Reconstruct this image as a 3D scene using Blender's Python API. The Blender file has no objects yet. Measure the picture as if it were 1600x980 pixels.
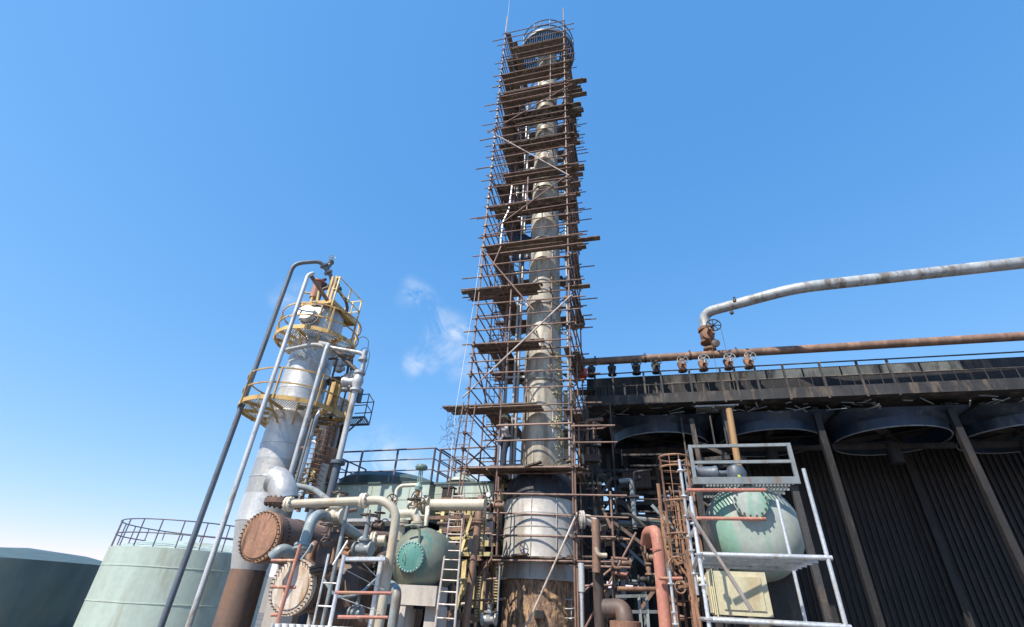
import bpy, math, random
from mathutils import Vector as V, Matrix, noise
rnd = random.Random(7)
sc = bpy.context.scene
col = sc.collection
rad = math.radians
# ------------------------------------------------------------------ camera
F, CX, CY = 740.0, 800.0, 490.0
UP = V((66, 1190, -F)).normalized()
FW = (V((0, 0, -1)) + UP * UP.z); FW.normalize()
RT = FW.cross(UP)
CAM = V((0, 0, 1.7))
def ray(px, py):
    d = V((px - CX, CY - py, -F))
    return V((d.dot(RT), d.dot(FW), d.dot(UP)))
def P(px, py, Y):
    """survey point: direction seen from the station, at distance Y down the yard"""
    d = ray(px, py); return CAM + d * (Y / d.y)
def Pz(px, py, z):
    d = ray(px, py); return CAM + d * ((z - CAM.z) / d.z)
def VL(px, py, Y, py2):
    """vertical line: from (px,py) to the height seen at py2"""
    t = (py2 - py) / (-700.0 - py)
    return P(px, py, Y), P(px + (866 - px) * t, py2, Y)
cd = bpy.data.cameras.new('camera'); cam = bpy.data.objects.new('camera', cd); col.objects.link(cam)
cam.matrix_world = Matrix(((RT.x, RT.y, RT.z, CAM.x), (FW.x, FW.y, FW.z, CAM.y), (UP.x, UP.y, UP.z, CAM.z), (0, 0, 0, 1)))
cd.sensor_width = 36; cd.lens = F / 1600 * 36; cd.clip_end = 5000; cd.clip_start = .05
sc.camera = cam
# plant grid (everything is set out at about 15 degrees to the view)
A1 = rad(-15.5)
E1 = V((math.cos(A1), math.sin(A1), 0)); E2 = V((-math.sin(A1), math.cos(A1), 0)); ZU = V((0, 0, 1))
# ------------------------------------------------------------------ mesh helpers
class MB:
    def __init__(s): s.v = []; s.f = []; s.m = []; s.cur = 0
    def add(s, vs, fs):
        o = len(s.v); s.v += [V(x) for x in vs]
        for f in fs: s.f.append(tuple(i + o for i in f)); s.m.append(s.cur)
        return s
    def beam(s, a, b, w, h, up=ZU):
        a = V(a); b = V(b); d = (b - a).normalized()
        if abs(d.dot(up)) > .98: up = E2
        x = d.cross(up).normalized() * (w / 2); y = x.cross(d).normalized() * (h / 2)
        vs = [p + i * x + j * y for p in (a, b) for i, j in ((-1, -1), (1, -1), (1, 1), (-1, 1))]
        return s.add(vs, [(0, 1, 2, 3), (7, 6, 5, 4), (0, 4, 5, 1), (1, 5, 6, 2), (2, 6, 7, 3), (3, 7, 4, 0)])
    def box(s, c, sx, sy, sz, ex=E1, ey=None):
        c = V(c); ex = V(ex).normalized(); ey = V(ey) if ey else ZU.cross(ex).normalized(); ez = ex.cross(ey).normalized()
        vs = [c + ex * (i * sx / 2) + ey * (j * sy / 2) + ez * (k * sz / 2) for k in (-1, 1) for i, j in ((-1, -1), (1, -1), (1, 1), (-1, 1))]
        return s.add(vs, [(3, 2, 1, 0), (4, 5, 6, 7), (0, 1, 5, 4), (1, 2, 6, 5), (2, 3, 7, 6), (3, 0, 4, 7)])
    def tube(s, pts, r, n=10, bend=0, k=6, closed=False, cap=True):
        pts = [V(p) for p in pts]
        if bend and len(pts) > 2:
            q = [pts[0]]
            for a, b, c in zip(pts, pts[1:], pts[2:]):
                u = (a - b); w = (c - b); e = min(bend, u.length * .49, w.length * .49)
                p0 = b + u.normalized() * e; p1 = b + w.normalized() * e
                for i in range(k + 1):
                    t = i / k; q.append(p0 * (1 - t) ** 2 + b * 2 * t * (1 - t) + p1 * t * t)
            q.append(pts[-1]); pts = q
        m = len(pts); rs = r if isinstance(r, (list, tuple)) else [r] * m
        if len(rs) != m: rs = [rs[0]] * m
        vs = []; prev = None
        for i, p in enumerate(pts):
            if closed: t = pts[(i + 1) % m] - pts[i - 1]
            else: t = pts[min(i + 1, m - 1)] - pts[max(i - 1, 0)]
            t = t.normalized()
            if prev is None:
                a = ZU if abs(t.z) < .9 else V((1, 0, 0)); x = t.cross(a).normalized()
            else:
                x = (prev - t * prev.dot(t)).normalized()
            prev = x; y = t.cross(x)
            for j in range(n):
                g = 2 * math.pi * j / n; vs.append(p + (x * math.cos(g) + y * math.sin(g)) * rs[i])
        fs = []
        for i in range(m if closed else m - 1):
            a = i * n; b = ((i + 1) % m) * n
            for j in range(n): fs.append((a + j, a + (j + 1) % n, b + (j + 1) % n, b + j))
        if not closed and cap:
            fs.append(tuple(range(n - 1, -1, -1))); fs.append(tuple((m - 1) * n + j for j in range(n)))
        return s.add(vs, fs)
    def lathe(s, c, ax, prof, n=28, cap=True, a0=0, a1=None, x0=None):
        c = V(c); ax = V(ax).normalized(); a = V(x0) if x0 else (ZU if abs(ax.z) < .9 else V((1, 0, 0)))
        y = ax.cross(a).normalized(); x = y.cross(ax)
        full = a1 is None; nn = n if full else n + 1
        vs = []
        for r, h in prof:
            for j in range(nn):
                g = a0 + ((2 * math.pi if full else a1 - a0) * j / n)
                vs.append(c + ax * h + (x * math.cos(g) + y * math.sin(g)) * r)
        fs = []
        for i in range(len(prof) - 1):
            for j in range(n):
                k = (j + 1) % nn; fs.append((i * nn + j, i * nn + k, (i + 1) * nn + k, (i + 1) * nn + j))
        if cap and full:
            if prof[0][0] > 1e-4: fs.append(tuple(range(nn - 1, -1, -1)))
            if prof[-1][0] > 1e-4: fs.append(tuple((len(prof) - 1) * nn + j for j in range(nn)))
        return s.add(vs, fs)
    def cyl(s, a, b, r0, r1=None, n=20):
        a = V(a); b = V(b); r1 = r0 if r1 is None else r1
        return s.lathe(a, b - a, [(r0, 0), (r1, (b - a).length)], n)
    def bolts(s, c, ax, R, n, r, h):
        c = V(c); ax = V(ax).normalized(); a = ZU if abs(ax.z) < .9 else V((1, 0, 0)); x = ax.cross(a).normalized(); y = ax.cross(x)
        for i in range(n):
            g = 2 * math.pi * (i + .5) / n; p = c + (x * math.cos(g) + y * math.sin(g)) * R
            s.lathe(p, ax, [(r, 0), (r, h)], 6)
        return s
    def arc(s, c, R, a0, a1, r, n=24, nn=8, ex=V((1, 0, 0)), ey=V((0, 1, 0))):
        return s.tube([V(c) + ex * (R * math.cos(a0 + (a1 - a0) * i / n)) + ey * (R * math.sin(a0 + (a1 - a0) * i / n)) for i in range(n + 1)], r, nn)
    def wheel(s, c, ax, R, r=.012, spokes=5):
        c = V(c); ax = V(ax).normalized(); a = ZU if abs(ax.z) < .9 else V((1, 0, 0)); x = ax.cross(a).normalized(); y = ax.cross(x)
        s.tube([c + (x * math.cos(g) + y * math.sin(g)) * R for g in [2 * math.pi * i / 24 for i in range(24)]], r, 6, closed=True)
        for i in range(spokes):
            g = 2 * math.pi * i / spokes + .3; s.tube([c, c + (x * math.cos(g) + y * math.sin(g)) * R], r * .8, 6)
        s.lathe(c - ax * r * 2, ax, [(R * .18, 0), (R * .18, r * 4)], 10)
        return s
def mesh(name, mb, mats, off, sharp=38):
    me = bpy.data.meshes.new(name); me.from_pydata([v - off for v in mb.v], [], mb.f)
    mats = mats if isinstance(mats, (list, tuple)) else [mats]
    for m in mats: me.materials.append(m)
    me.polygons.foreach_set('material_index', mb.m)
    me.polygons.foreach_set('use_smooth', [True] * len(mb.f))
    me.validate(); me.update(); me.set_sharp_from_angle(angle=rad(sharp))
    return me
class T:
    """a thing: Empty at its base, parts parented under it"""
    def __init__(s, name, label, cat, loc, group=None):
        s.o = bpy.data.objects.new(name, None); col.objects.link(s.o); s.loc = V(loc); s.o.location = s.loc
        s.o.empty_display_size = .2; s.o['label'] = label; s.o['category'] = cat
        if group: s.o['group'] = group
    def part(s, name, mb, mat, parent=None, label=None, kind=None, sharp=38):
        o = bpy.data.objects.new(name, mesh(name, mb, mat, s.loc, sharp)); col.objects.link(o); o.parent = parent or s.o
        if label: o['label'] = label
        if kind: o['kind'] = kind
        return o
def single(name, label, cat, mb, mat, group=None, kind=None, sharp=38):
    lo = [min(v[i] for v in mb.v) for i in range(3)]; hi = [max(v[i] for v in mb.v) for i in range(3)]
    off = V(((lo[0] + hi[0]) / 2, (lo[1] + hi[1]) / 2, lo[2]))
    o = bpy.data.objects.new(name, mesh(name, mb, mat, off, sharp)); o.location = off; col.objects.link(o)
    if kind: o['kind'] = kind
    else: o['label'] = label; o['category'] = cat
    if group: o['group'] = group
    return o
# ------------------------------------------------------------------ materials
def wmat(name, base, rough=.6, metal=0., var=.3, rust=None, amt=.45, scale=2.5, bump=.2, streak=.3, rnd_tint=.25, band=0, col3=None, amt3=.3):
    m = bpy.data.materials.new(name); m.use_nodes = True; nt = m.node_tree; N = nt.nodes; Lk = nt.links.new
    b = N['Principled BSDF']; tc = N.new('ShaderNodeTexCoord'); oi = N.new('ShaderNodeObjectInfo')
    mul = N.new('ShaderNodeMath'); mul.operation = 'MULTIPLY'; mul.inputs[1].default_value = 41.7; Lk(oi.outputs['Random'], mul.inputs[0])
    add = N.new('ShaderNodeVectorMath'); add.operation = 'ADD'; Lk(tc.outputs['Object'], add.inputs[0]); Lk(mul.outputs[0], add.inputs[1])
    mp = N.new('ShaderNodeMapping'); mp.inputs['Scale'].default_value = (1, 1, streak); Lk(add.outputs[0], mp.inputs[0])
    def nz(sc_, det, src, ro=.6):
        n = N.new('ShaderNodeTexNoise'); n.inputs['Scale'].default_value = sc_; n.inputs['Detail'].default_value = det; n.inputs['Roughness'].default_value = ro
        Lk(src.outputs[0], n.inputs['Vector']); return n
    n1 = nz(scale, 5, mp); n2 = nz(scale * 7, 6, add); 
    def mr(src, a, bb, c, d):
        r_ = N.new('ShaderNodeMapRange'); Lk(src, r_.inputs[0])
        for i, x in enumerate((a, bb, c, d)): r_.inputs[i + 1].default_value = x
        return r_
    v1 = mr(n1.outputs[0], .3, .7, 1 - var, 1 + var); v2 = mr(n2.outputs[0], .3, .7, 1 - var * .5, 1 + var * .5)
    v3 = mr(oi.outputs['Random'], 0, 1, 1 - rnd_tint, 1 + rnd_tint)
    def mm(a, c):
        x = N.new('ShaderNodeMath'); x.operation = 'MULTIPLY'; Lk(a, x.inputs[0]); Lk(c, x.inputs[1]); return x
    k = mm(mm(v1.outputs[0], v2.outputs[0]).outputs[0], v3.outputs[0])
    if band:
        sx = N.new('ShaderNodeSeparateXYZ'); Lk(tc.outputs['Object'], sx.inputs[0])
        dv = N.new('ShaderNodeMath'); dv.operation = 'DIVIDE'; Lk(sx.outputs[2], dv.inputs[0]); dv.inputs[1].default_value = band
        fl = N.new('ShaderNodeMath'); fl.operation = 'FLOOR'; Lk(dv.outputs[0], fl.inputs[0])
        wn = N.new('ShaderNodeTexWhiteNoise'); wn.noise_dimensions = '1D'; Lk(fl.outputs[0], wn.inputs['W'])
        k = mm(k.outputs[0], mr(wn.outputs[0], 0, 1, .8, 1.15).outputs[0])
    last = N.new('ShaderNodeVectorMath'); last.operation = 'SCALE'; last.inputs[0].default_value = base[:3]; Lk(k.outputs[0], last.inputs['Scale'])
    out = last.outputs[0]
    rsoc = mr(n2.outputs[0], .3, .7, max(0, rough - .1), min(1, rough + .12)).outputs[0]
    def mixin(out, c, a, sc_, seed):
        n3 = nz(sc_, 8, mp, .65)
        of = N.new('ShaderNodeVectorMath'); of.operation = 'ADD'; of.inputs[1].default_value = (seed, seed * 2, seed); Lk(mp.outputs[0], of.inputs[0]); Lk(of.outputs[0], n3.inputs['Vector'])
        f = mr(n3.outputs[0], .62 - a * .35, .70 - a * .25, 0, 1)
        mx = N.new('ShaderNodeMix'); mx.data_type = 'RGBA'; Lk(f.outputs[0], mx.inputs[0]); Lk(out, mx.inputs[6])
        s2 = N.new('ShaderNodeVectorMath'); s2.operation = 'SCALE'; s2.inputs[0].default_value = c[:3]; Lk(v2.outputs[0], s2.inputs['Scale']); Lk(s2.outputs[0], mx.inputs[7])
        return mx.outputs[2], f
    if rust:
        out, f = mixin(out, rust, amt, scale * 1.3, 3.1)
        if metal:
            Lk(mr(f.outputs[0], 0, 1, metal, 0).outputs[0], b.inputs['Metallic'])
    elif metal: b.inputs['Metallic'].default_value = metal
    if col3: out, f = mixin(out, col3, amt3, scale * 2.2, 9.7)
    Lk(out, b.inputs['Base Color']); Lk(rsoc, b.inputs['Roughness'])
    if bump:
        bp = N.new('ShaderNodeBump'); bp.inputs['Strength'].default_value = bump; bp.inputs['Distance'].default_value = .02
        Lk(n2.outputs[0], bp.inputs['Height']); Lk(bp.outputs[0], b.inputs['Normal'])
    return m
RU = (.17, .075, .035)
M = dict(
 tube=wmat('rusty scaffold tube', (.18, .105, .08), .55, 0, .35, (.26, .165, .125), .4, 3),
 tubep=wmat('pale scaffold tube', (.46, .40, .36), .5, .2, .25, (.25, .16, .12), .3, 3),
 galv=wmat('galvanised tube', (.62, .63, .63), .38, .55, .22, (.30, .27, .24), .2, 4),
 coupler=wmat('dark steel coupler', (.09, .07, .06), .5, .4, .3),
 wood=wmat('weathered timber plank', (.105, .07, .05), .85, 0, .4, (.20, .165, .135), .4, 5, .4, 1, .7),
 alu=wmat('weathered column cladding', (.40, .365, .295), .5, .1, .24, (.20, .165, .12), .38, 1.6, .12, .18, 0, .98, (.16, .14, .11), .12),
 alu2=wmat('clean vessel cladding', (.47, .445, .41), .45, .15, .14, (.29, .26, .225), .32, 1.4, .08, .2, 0),
 silver=wmat('bright tower cladding', (.53, .525, .51), .40, .45, .14, (.42, .40, .36), .2, 1.3, .1, .25, 0, 1.1),
 rustbase=wmat('rusted bare steel', (.25, .165, .12), .92, 0, .55, (.46, .29, .165), .52, 9, 1.0, .28, 0, 0, (.12, .08, .065), .34),
 black=wmat('black bitumen coat', (.022, .022, .027), .6, 0, .4, (.06, .06, .065), .2, 4, .4),
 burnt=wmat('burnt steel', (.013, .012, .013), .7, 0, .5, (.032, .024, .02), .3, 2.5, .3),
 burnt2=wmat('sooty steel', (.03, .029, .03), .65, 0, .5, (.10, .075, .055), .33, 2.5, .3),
 navy=wmat('sooty blue plenum and tank shade', (.010, .022, .045), .5, .1, .4, (.03, .045, .06), .3, 1.5, .15),
 yellow=wmat('faded yellow paint', (.62, .40, .14), .55, 0, .2, (.30, .18, .08), .3, 3),
 paley=wmat('pale yellow paint', (.68, .55, .26), .55, 0, .2, (.32, .22, .10), .35, 3),
 slate=wmat('slate grey paint', (.10, .125, .155), .45, 0, .25, (.12, .09, .08), .2, 3),
 rail=wmat('purple grey rail paint', (.13, .12, .15), .5, 0, .25, (.17, .11, .09), .3, 3),
 greyst=wmat('grey painted steel', (.20, .225, .235), .45, 0, .2, (.16, .12, .09), .2, 3),
 ltgrey=wmat('light grey pipe', (.48, .49, .49), .4, .25, .18, (.28, .24, .2), .25, 3),
 gblue=wmat('grey blue pipe paint', (.22, .27, .28), .45, 0, .22, (.2, .15, .11), .25, 3),
 pgreen=wmat('pale green tank paint', (.42, .50, .44), .5, 0, .12, (.34, .36, .29), .35, .8, .08, .2, 0),
 dgreen=wmat('dark green dome paint', (.075, .115, .115), .5, 0, .2, (.10, .12, .10), .3, 1.5),
 teal=wmat('teal cover paint', (.10, .29, .245), .45, 0, .15, (.16, .30, .25), .3, 4),
 olive=wmat('faded green vessel paint', (.155, .18, .14), .5, 0, .2, (.21, .20, .145), .3, 1.5, .15, .2, 0, 0, (.10, .19, .155), .25),
 mint=wmat('streaked mint vessel paint', (.33, .37, .335), .45, 0, .18, (.20, .34, .27), .42, 1.3, .1, .16, 0, 0, (.36, .34, .30), .15),
 brownv=wmat('brown vessel primer', (.125, .082, .064), .6, 0, .25, (.20, .115, .075), .35, 1.6),
 flange=wmat('peeling rusty cover', (.52, .44, .36), .7, 0, .2, (.36, .19, .09), .42, 3.5, .4, .16, 0, 0, (.60, .55, .49), .35),
 rustor=wmat('orange rusty steel', (.24, .125, .08), .75, 0, .4, (.34, .19, .105), .4, 3, .3, .18, .25, 0, (.10, .06, .045), .25),
 pink=wmat('pink red oxide pipe', (.43, .175, .125), .6, 0, .2, (.36, .20, .12), .3, 3, .2, .5, .05, 0, (.58, .38, .24), .15),
 brpipe=wmat('brown pipe', (.20, .12, .085), .6, 0, .3, (.30, .18, .12), .35, 2),
 dkpipe=wmat('dark brown pipe', (.075, .055, .048), .6, 0, .3, (.13, .085, .065), .35, 2),
 cream=wmat('cream pipe paint', (.60, .54, .42), .5, 0, .14, (.40, .30, .20), .28, 2.5),
 conc=wmat('pale concrete', (.46, .42, .375), .85, 0, .15, (.36, .32, .28), .35, 1.5, .25),
 cabin=wmat('beige steel cabinet', (.55, .50, .33), .5, 0, .15, (.42, .34, .2), .25, 3),
 white=wmat('white cover', (.78, .78, .76), .45, 0, .1, (.5, .46, .4), .15, 3),
 ochre=wmat('ochre board', (.34, .20, .085), .7, 0, .2, (.3, .18, .08), .3, 2),
 tan=wmat('scorched tan panel', (.55, .43, .28), .6, .1, .35, (.22, .16, .11), .35, 1.6),
 foam=wmat('torn insulation', (.46, .40, .25), .9, 0, .5, (.22, .18, .11), .5, 9, .8, 1),
 yard=wmat('yard concrete', (.16, .15, .14), .9, 0, .25, (.11, .10, .09), .4, .4, .3, 1, 0),
 relief=wmat('stained relief pipe', (.33, .345, .35), .45, .15, .25, (.17, .15, .13), .38, 2.2), actu=wmat('blue green actuator', (.16, .24, .22), .5), red=wmat('red paint', (.50, .05, .03), .5), lime=wmat('yellow green tape', (.65, .75, .08), .5),
 wire=wmat('dark wire', (.06, .05, .07), .6), rope=wmat('white rope', (.75, .75, .74), .8),
 skin=wmat('skin', (.16, .085, .055), .6, 0, .1, bump=.05), hat=wmat('pale green helmet', (.58, .68, .48), .35, 0, .1, bump=.02),
 hato=wmat('orange helmet', (.75, .16, .05), .35, 0, .1, bump=.02), hatv=wmat('violet helmet', (.30, .20, .38), .35, 0, .1, bump=.02),
 shirt=wmat('pale grey shirt', (.58, .55, .53), .85, 0, .3, None, 0, 8), trous=wmat('dark work trousers', (.03, .033, .045), .85, 0, .3, None, 0, 8),
 shirtb=wmat('pale blue overalls', (.40, .44, .55), .85, 0, .25, None, 0, 8), boot=wmat('black boots', (.02, .018, .016), .6),
)
# ------------------------------------------------------------------ light and sky
SAZ, SEL = rad(180 + 43), rad(50)
w = bpy.data.worlds.new('World'); sc.world = w; w.use_nodes = True
nt = w.node_tree; N = nt.nodes; Lk = nt.links.new; bg = N['Background']
sky = N.new('ShaderNodeTexSky'); sky.sky_type = 'NISHITA'; sky.sun_disc = False
sky.sun_elevation = SEL; sky.sun_rotation = SAZ; sky.air_density = 1.0; sky.dust_density = 0; sky.ozone_density = 4; sky.altitude = 0
tc = N.new('ShaderNodeTexCoord')
def dirn(px, py): return ray(px, py).normalized()
n1 = N.new('ShaderNodeTexNoise'); n1.inputs['Scale'].default_value = 13; n1.inputs['Detail'].default_value = 9; n1.inputs['Roughness'].default_value = .62; n1.inputs['Distortion'].default_value = .7
mp = N.new('ShaderNodeMapping'); mp.inputs['Scale'].default_value = (1, 1, 1.3); Lk(tc.outputs['Generated'], mp.inputs[0]); Lk(mp.outputs[0], n1.inputs['Vector'])
n2 = N.new('ShaderNodeTexNoise'); n2.inputs['Scale'].default_value = 6; n2.inputs['Detail'].default_value = 4; Lk(tc.outputs['Generated'], n2.inputs['Vector'])
wv = N.new('ShaderNodeVectorMath'); wv.operation = 'SCALE'; wv.inputs['Scale'].default_value = .12
sb = N.new('ShaderNodeVectorMath'); sb.operation = 'SUBTRACT'; sb.inputs[1].default_value = (.5, .5, .5); Lk(n2.outputs['Color'], sb.inputs[0]); Lk(sb.outputs[0], wv.inputs[0])
wa = N.new('ShaderNodeVectorMath'); wa.operation = 'ADD'; Lk(tc.outputs['Generated'], wa.inputs[0]); Lk(wv.outputs[0], wa.inputs[1])
tot = None
# each wisp: (direction, radius, strength)
for px, py, rr, st in ((655, 462, .035, .5), (678, 482, .03, .5), (705, 505, .038, .75), (722, 515, .04, .6), (688, 525, .03, .6), (712, 548, .032, .5), (660, 567, .028, .5), (690, 566, .025, .35), (735, 575, .03, .3),
                       (600, 748, .08, .9), (555, 742, .05, .8), (690, 750, .06, .8), (760, 795, .13, .7), (445, 462, .03, .3), (558, 482, .02, .2)):
    ds = N.new('ShaderNodeVectorMath'); ds.operation = 'DISTANCE'; Lk(wa.outputs[0], ds.inputs[0]); ds.inputs[1].default_value = dirn(px, py)
    r_ = N.new('ShaderNodeMapRange'); r_.interpolation_type = 'SMOOTHSTEP'; Lk(ds.outputs['Value'], r_.inputs[0])
    for i, x in enumerate((0, rr * 1.5, st, 0)): r_.inputs[i + 1].default_value = x
    if tot is None: tot = r_.outputs[0]
    else:
        mx = N.new('ShaderNodeMath'); mx.operation = 'MAXIMUM'; Lk(tot, mx.inputs[0]); Lk(r_.outputs[0], mx.inputs[1]); tot = mx.outputs[0]
r_ = N.new('ShaderNodeMapRange'); Lk(n1.outputs[0], r_.inputs[0])
for i, x in enumerate((.40, .66, 0, 1)): r_.inputs[i + 1].default_value = x
cm = N.new('ShaderNodeMath'); cm.operation = 'MULTIPLY'; Lk(tot, cm.inputs[0]); Lk(r_.outputs[0], cm.inputs[1])
mix = N.new('ShaderNodeMix'); mix.data_type = 'RGBA'; Lk(cm.outputs[0], mix.inputs[0]); tn = N.new('ShaderNodeCombineXYZ'); sp_ = N.new('ShaderNodeSeparateXYZ'); Lk(sky.outputs[0], sp_.inputs[0])
for i_, (e_, k_) in enumerate(((1.0, .53), (.58, .99), (.38, 1.78))):          # white balance of the sky's colours
    p_ = N.new('ShaderNodeMath'); p_.operation = 'POWER'; p_.inputs[1].default_value = e_; q_ = N.new('ShaderNodeMath'); q_.operation = 'MULTIPLY'; q_.inputs[1].default_value = k_
    Lk(sp_.outputs[i_], p_.inputs[0]); Lk(p_.outputs[0], q_.inputs[0]); Lk(q_.outputs[0], tn.inputs[i_])
Lk(tn.outputs[0], mix.inputs[6]); mix.inputs[7].default_value = (3.1, 3.25, 3.45, 1)
Lk(mix.outputs[2], bg.inputs[0]); bg.inputs[1].default_value = .15
sd = bpy.data.lights.new('sun', 'SUN'); sd.energy = 3.05; sd.angle = rad(.5); sd.color = (1, .92, .80)
so = bpy.data.objects.new('sun', sd); col.objects.link(so)
sdir = V((math.sin(SAZ) * math.cos(SEL), math.cos(SAZ) * math.cos(SEL), math.sin(SEL)))
so.rotation_euler = sdir.to_track_quat('Z', 'Y').to_euler(); so.location = sdir * 60
sc.view_settings.view_transform = 'Standard'; sc.view_settings.look = 'None'; sc.view_settings.gamma = 1; sc.view_settings.exposure = 1.12
sc.cycles.max_bounces = 6; sc.cycles.diffuse_bounces = 2
# ------------------------------------------------------------------ ground
mb = MB(); S = 1500
mb.add([(-S, -S, 0), (S, -S, 0), (S, S, 0), (-S, S, 0)], [(0, 1, 2, 3)])
single('ground', '', '', mb, M['yard'], kind='structure')
# ================================================================== distillation column
CC = V((1.18, 14.9, 0))
col_ = T('distillation_column', 'tall weathered silver column wrapped in rusty scaffolding, stripped to bare rust at its foot', 'column', CC)
def at(z): return CC + ZU * z
# stripped, rusted foot: rough surface
mb = MB(); n, mz = 150, 80
vs = []
for i in range(mz + 1):
    z = 2.42 * i / mz
    for j in range(n):
        g = 2 * math.pi * j / n; p = V((math.cos(g), math.sin(g), 0))
        q = V((p.x * 9, p.y * 9, z * 4)); r = 1.0 + .035 * noise.fractal(q, .8, 2, 5) + .03 * abs(noise.noise(q * 2.5))
        vs.append(at(z) + p * r)
mb.add(vs, [(i * n + j, i * n + (j + 1) % n, (i + 1) * n + (j + 1) % n, (i + 1) * n + j) for i in range(mz) for j in range(n)])
col_.part('bare_shell', mb, M['rustbase'], sharp=80)
# clad lower vessel
mb = MB(); prof = [(1.0, 2.36), (1.09, 2.36), (1.09, 2.40)]
for z0, z1 in ((2.40, 2.75), (2.75, 3.42), (3.42, 3.92), (3.92, 4.45)):
    prof += [(1.075, z0 + .02), (1.06, z1 - .03), (1.085, z1 - .03), (1.085, z1)]
mb.lathe(CC, ZU, prof + [(1.02, 4.47)], 64)
lower = col_.part('vessel_cladding', mb, M['alu2'])
mb = MB()
for z in (3.6, 3.95): mb.lathe(CC, ZU, [(1.066, z), (1.08, z), (1.08, z + .03), (1.066, z + .03)], 64, cap=False)
for g in (-1.9, -1.25, -.5): mb.beam(at(2.28) + V((math.cos(g), math.sin(g), 0)) * 1.083, at(4.4) + V((math.cos(g), math.sin(g), 0)) * 1.083, .015, .01)
col_.part('seam', mb, M['alu2'], lower)
# black conical shoulder with netting texture
mb = MB(); mb.lathe(CC, ZU, [(1.11, 4.38), (1.12, 4.5), (1.0, 4.85), (.80, 5.15), (.70, 5.25)], 64)
col_.part('shoulder_cone', mb, M['black'])
# upper shell, banded cladding, slightly stepped
mb = MB(); prof = []; z = 5.1; k = 0
def rcol(z): return .665 - (.665 - .525) * min(1, max(0, (z - 5) / 16))
random.seed(3)
zs = [5.1]
while zs[-1] < 27.6: zs.append(zs[-1] + random.choice((.95, 1.0, 1.05)))
for a, b in zip(zs, zs[1:]):
    r = rcol((a + b) / 2); prof += [(r + .012, a), (r + .010, a + .04), (r, a + .05), (r, b - .002)]
mb.lathe(CC, ZU, prof + [(.4, zs[-1] + .25), (.12, zs[-1] + .4)], 48)
upper = col_.part('upper_cladding', mb, M['alu'])
mb = MB()
for a, b in zip(zs[::3], zs[1::3]):
    mb.lathe(CC, ZU, [(rcol(a) + .012, a - .03), (rcol(a) + .045, a - .03), (rcol(a) + .045, a + .03), (rcol(a) + .012, a + .03)], 48, cap=False)
for g in (-1.75, -.9): 
    for a, b in zip(zs, zs[1:]): mb.beam(at(a + .05) + V((math.cos(g + a), math.sin(g + a), 0)) * (rcol(a) + .005), at(b) + V((math.cos(g + a), math.sin(g + a), 0)) * (rcol(b) + .005), .03, .012)
col_.part('stiffening_band', mb, M['alu'], upper)
# torn insulation on the right flank
mb = MB(); rn = random.Random(5)
for zc, h, gc in ((5.7, .9, -.62), (6.3, .5, -.5), (7.0, .6, -.58), (7.9, .7, -.75), (8.5, .5, -.6), (9.0, .3, -.8), (6.7, .4, -.8), (10.3, .3, -.7), (12.2, .3, -.95)):
    for i in range(46):
        z = zc + rn.uniform(-h, h) * .5; g = gc + rn.gauss(0, .16); r = rcol(z); c = at(z) + V((math.cos(g), math.sin(g), 0)) * (r + .01)
        s_ = rn.uniform(.02, .06); t1 = V((-math.sin(g), math.cos(g), 0)); ax = (V((math.cos(g), math.sin(g), rn.uniform(-.5, .5))) + t1 * rn.uniform(-.5, .5)).normalized()
        mb.lathe(c - ax * .02, ax, [(s_ * rn.uniform(.8, 1.6), 0), (s_ * rn.uniform(.5, 1.1), rn.uniform(.02, .05)), (.002, rn.uniform(.04, .08))], 6)
col_.part('torn_insulation', mb, M['foam'])
# square nozzle boxes, bracket and handle on the foot
mb = MB(); g = rad(-96)
for dg, sx in ((-.045, .12), (.055, .13)):
    d = V((math.cos(g + dg), math.sin(g + dg), 0)); mb.box(at(1.60) + d * 1.06, sx, .16, .17, ex=V((-d.y, d.x, 0)))
col_.part('nozzle_box', mb, M['burnt2'])
d = V((math.cos(rad(-98)), math.sin(rad(-98)), 0)); t1 = V((-d.y, d.x, 0))
mb = MB(); mb.tube([at(.9) + d * 1.03 - t1 * .34, at(1.14) + d * 1.12 - t1 * .32, at(1.16) + d * 1.16 + t1 * .1, at(.9) + d * 1.04 + t1 * .14], .014, 8, .08)
col_.part('bracket', mb, M['coupler'])
mb = MB(); mb.lathe(at(1.0) + d * 1.0, d, [(.16, 0), (.17, .06), (.15, .09)], 24); mb.bolts(at(1.0) + d * 1.08, d, .125, 10, .018, .025)
col_.part('hand_hole_cover', mb, M['white'])
mb = MB(); d2 = V((math.cos(rad(-48)), math.sin(rad(-48)), 0)); t2 = V((-d2.y, d2.x, 0))
for zz in (1.55, 1.75, 1.95): mb.tube([at(zz) + d2 * 1.02 + t2 * -.15, at(zz) + d2 * 1.2 + t2 * -.1, at(zz + .05) + d2 * 1.2 + t2 * .1, at(zz) + d2 * 1.02 + t2 * .15], .013, 8, .06)
mb.tube([at(1.5) + d2 * 1.1, at(2.0) + d2 * 1.1], .012, 8)
col_.part('lifting_lug', mb, M['ltgrey'])
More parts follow.
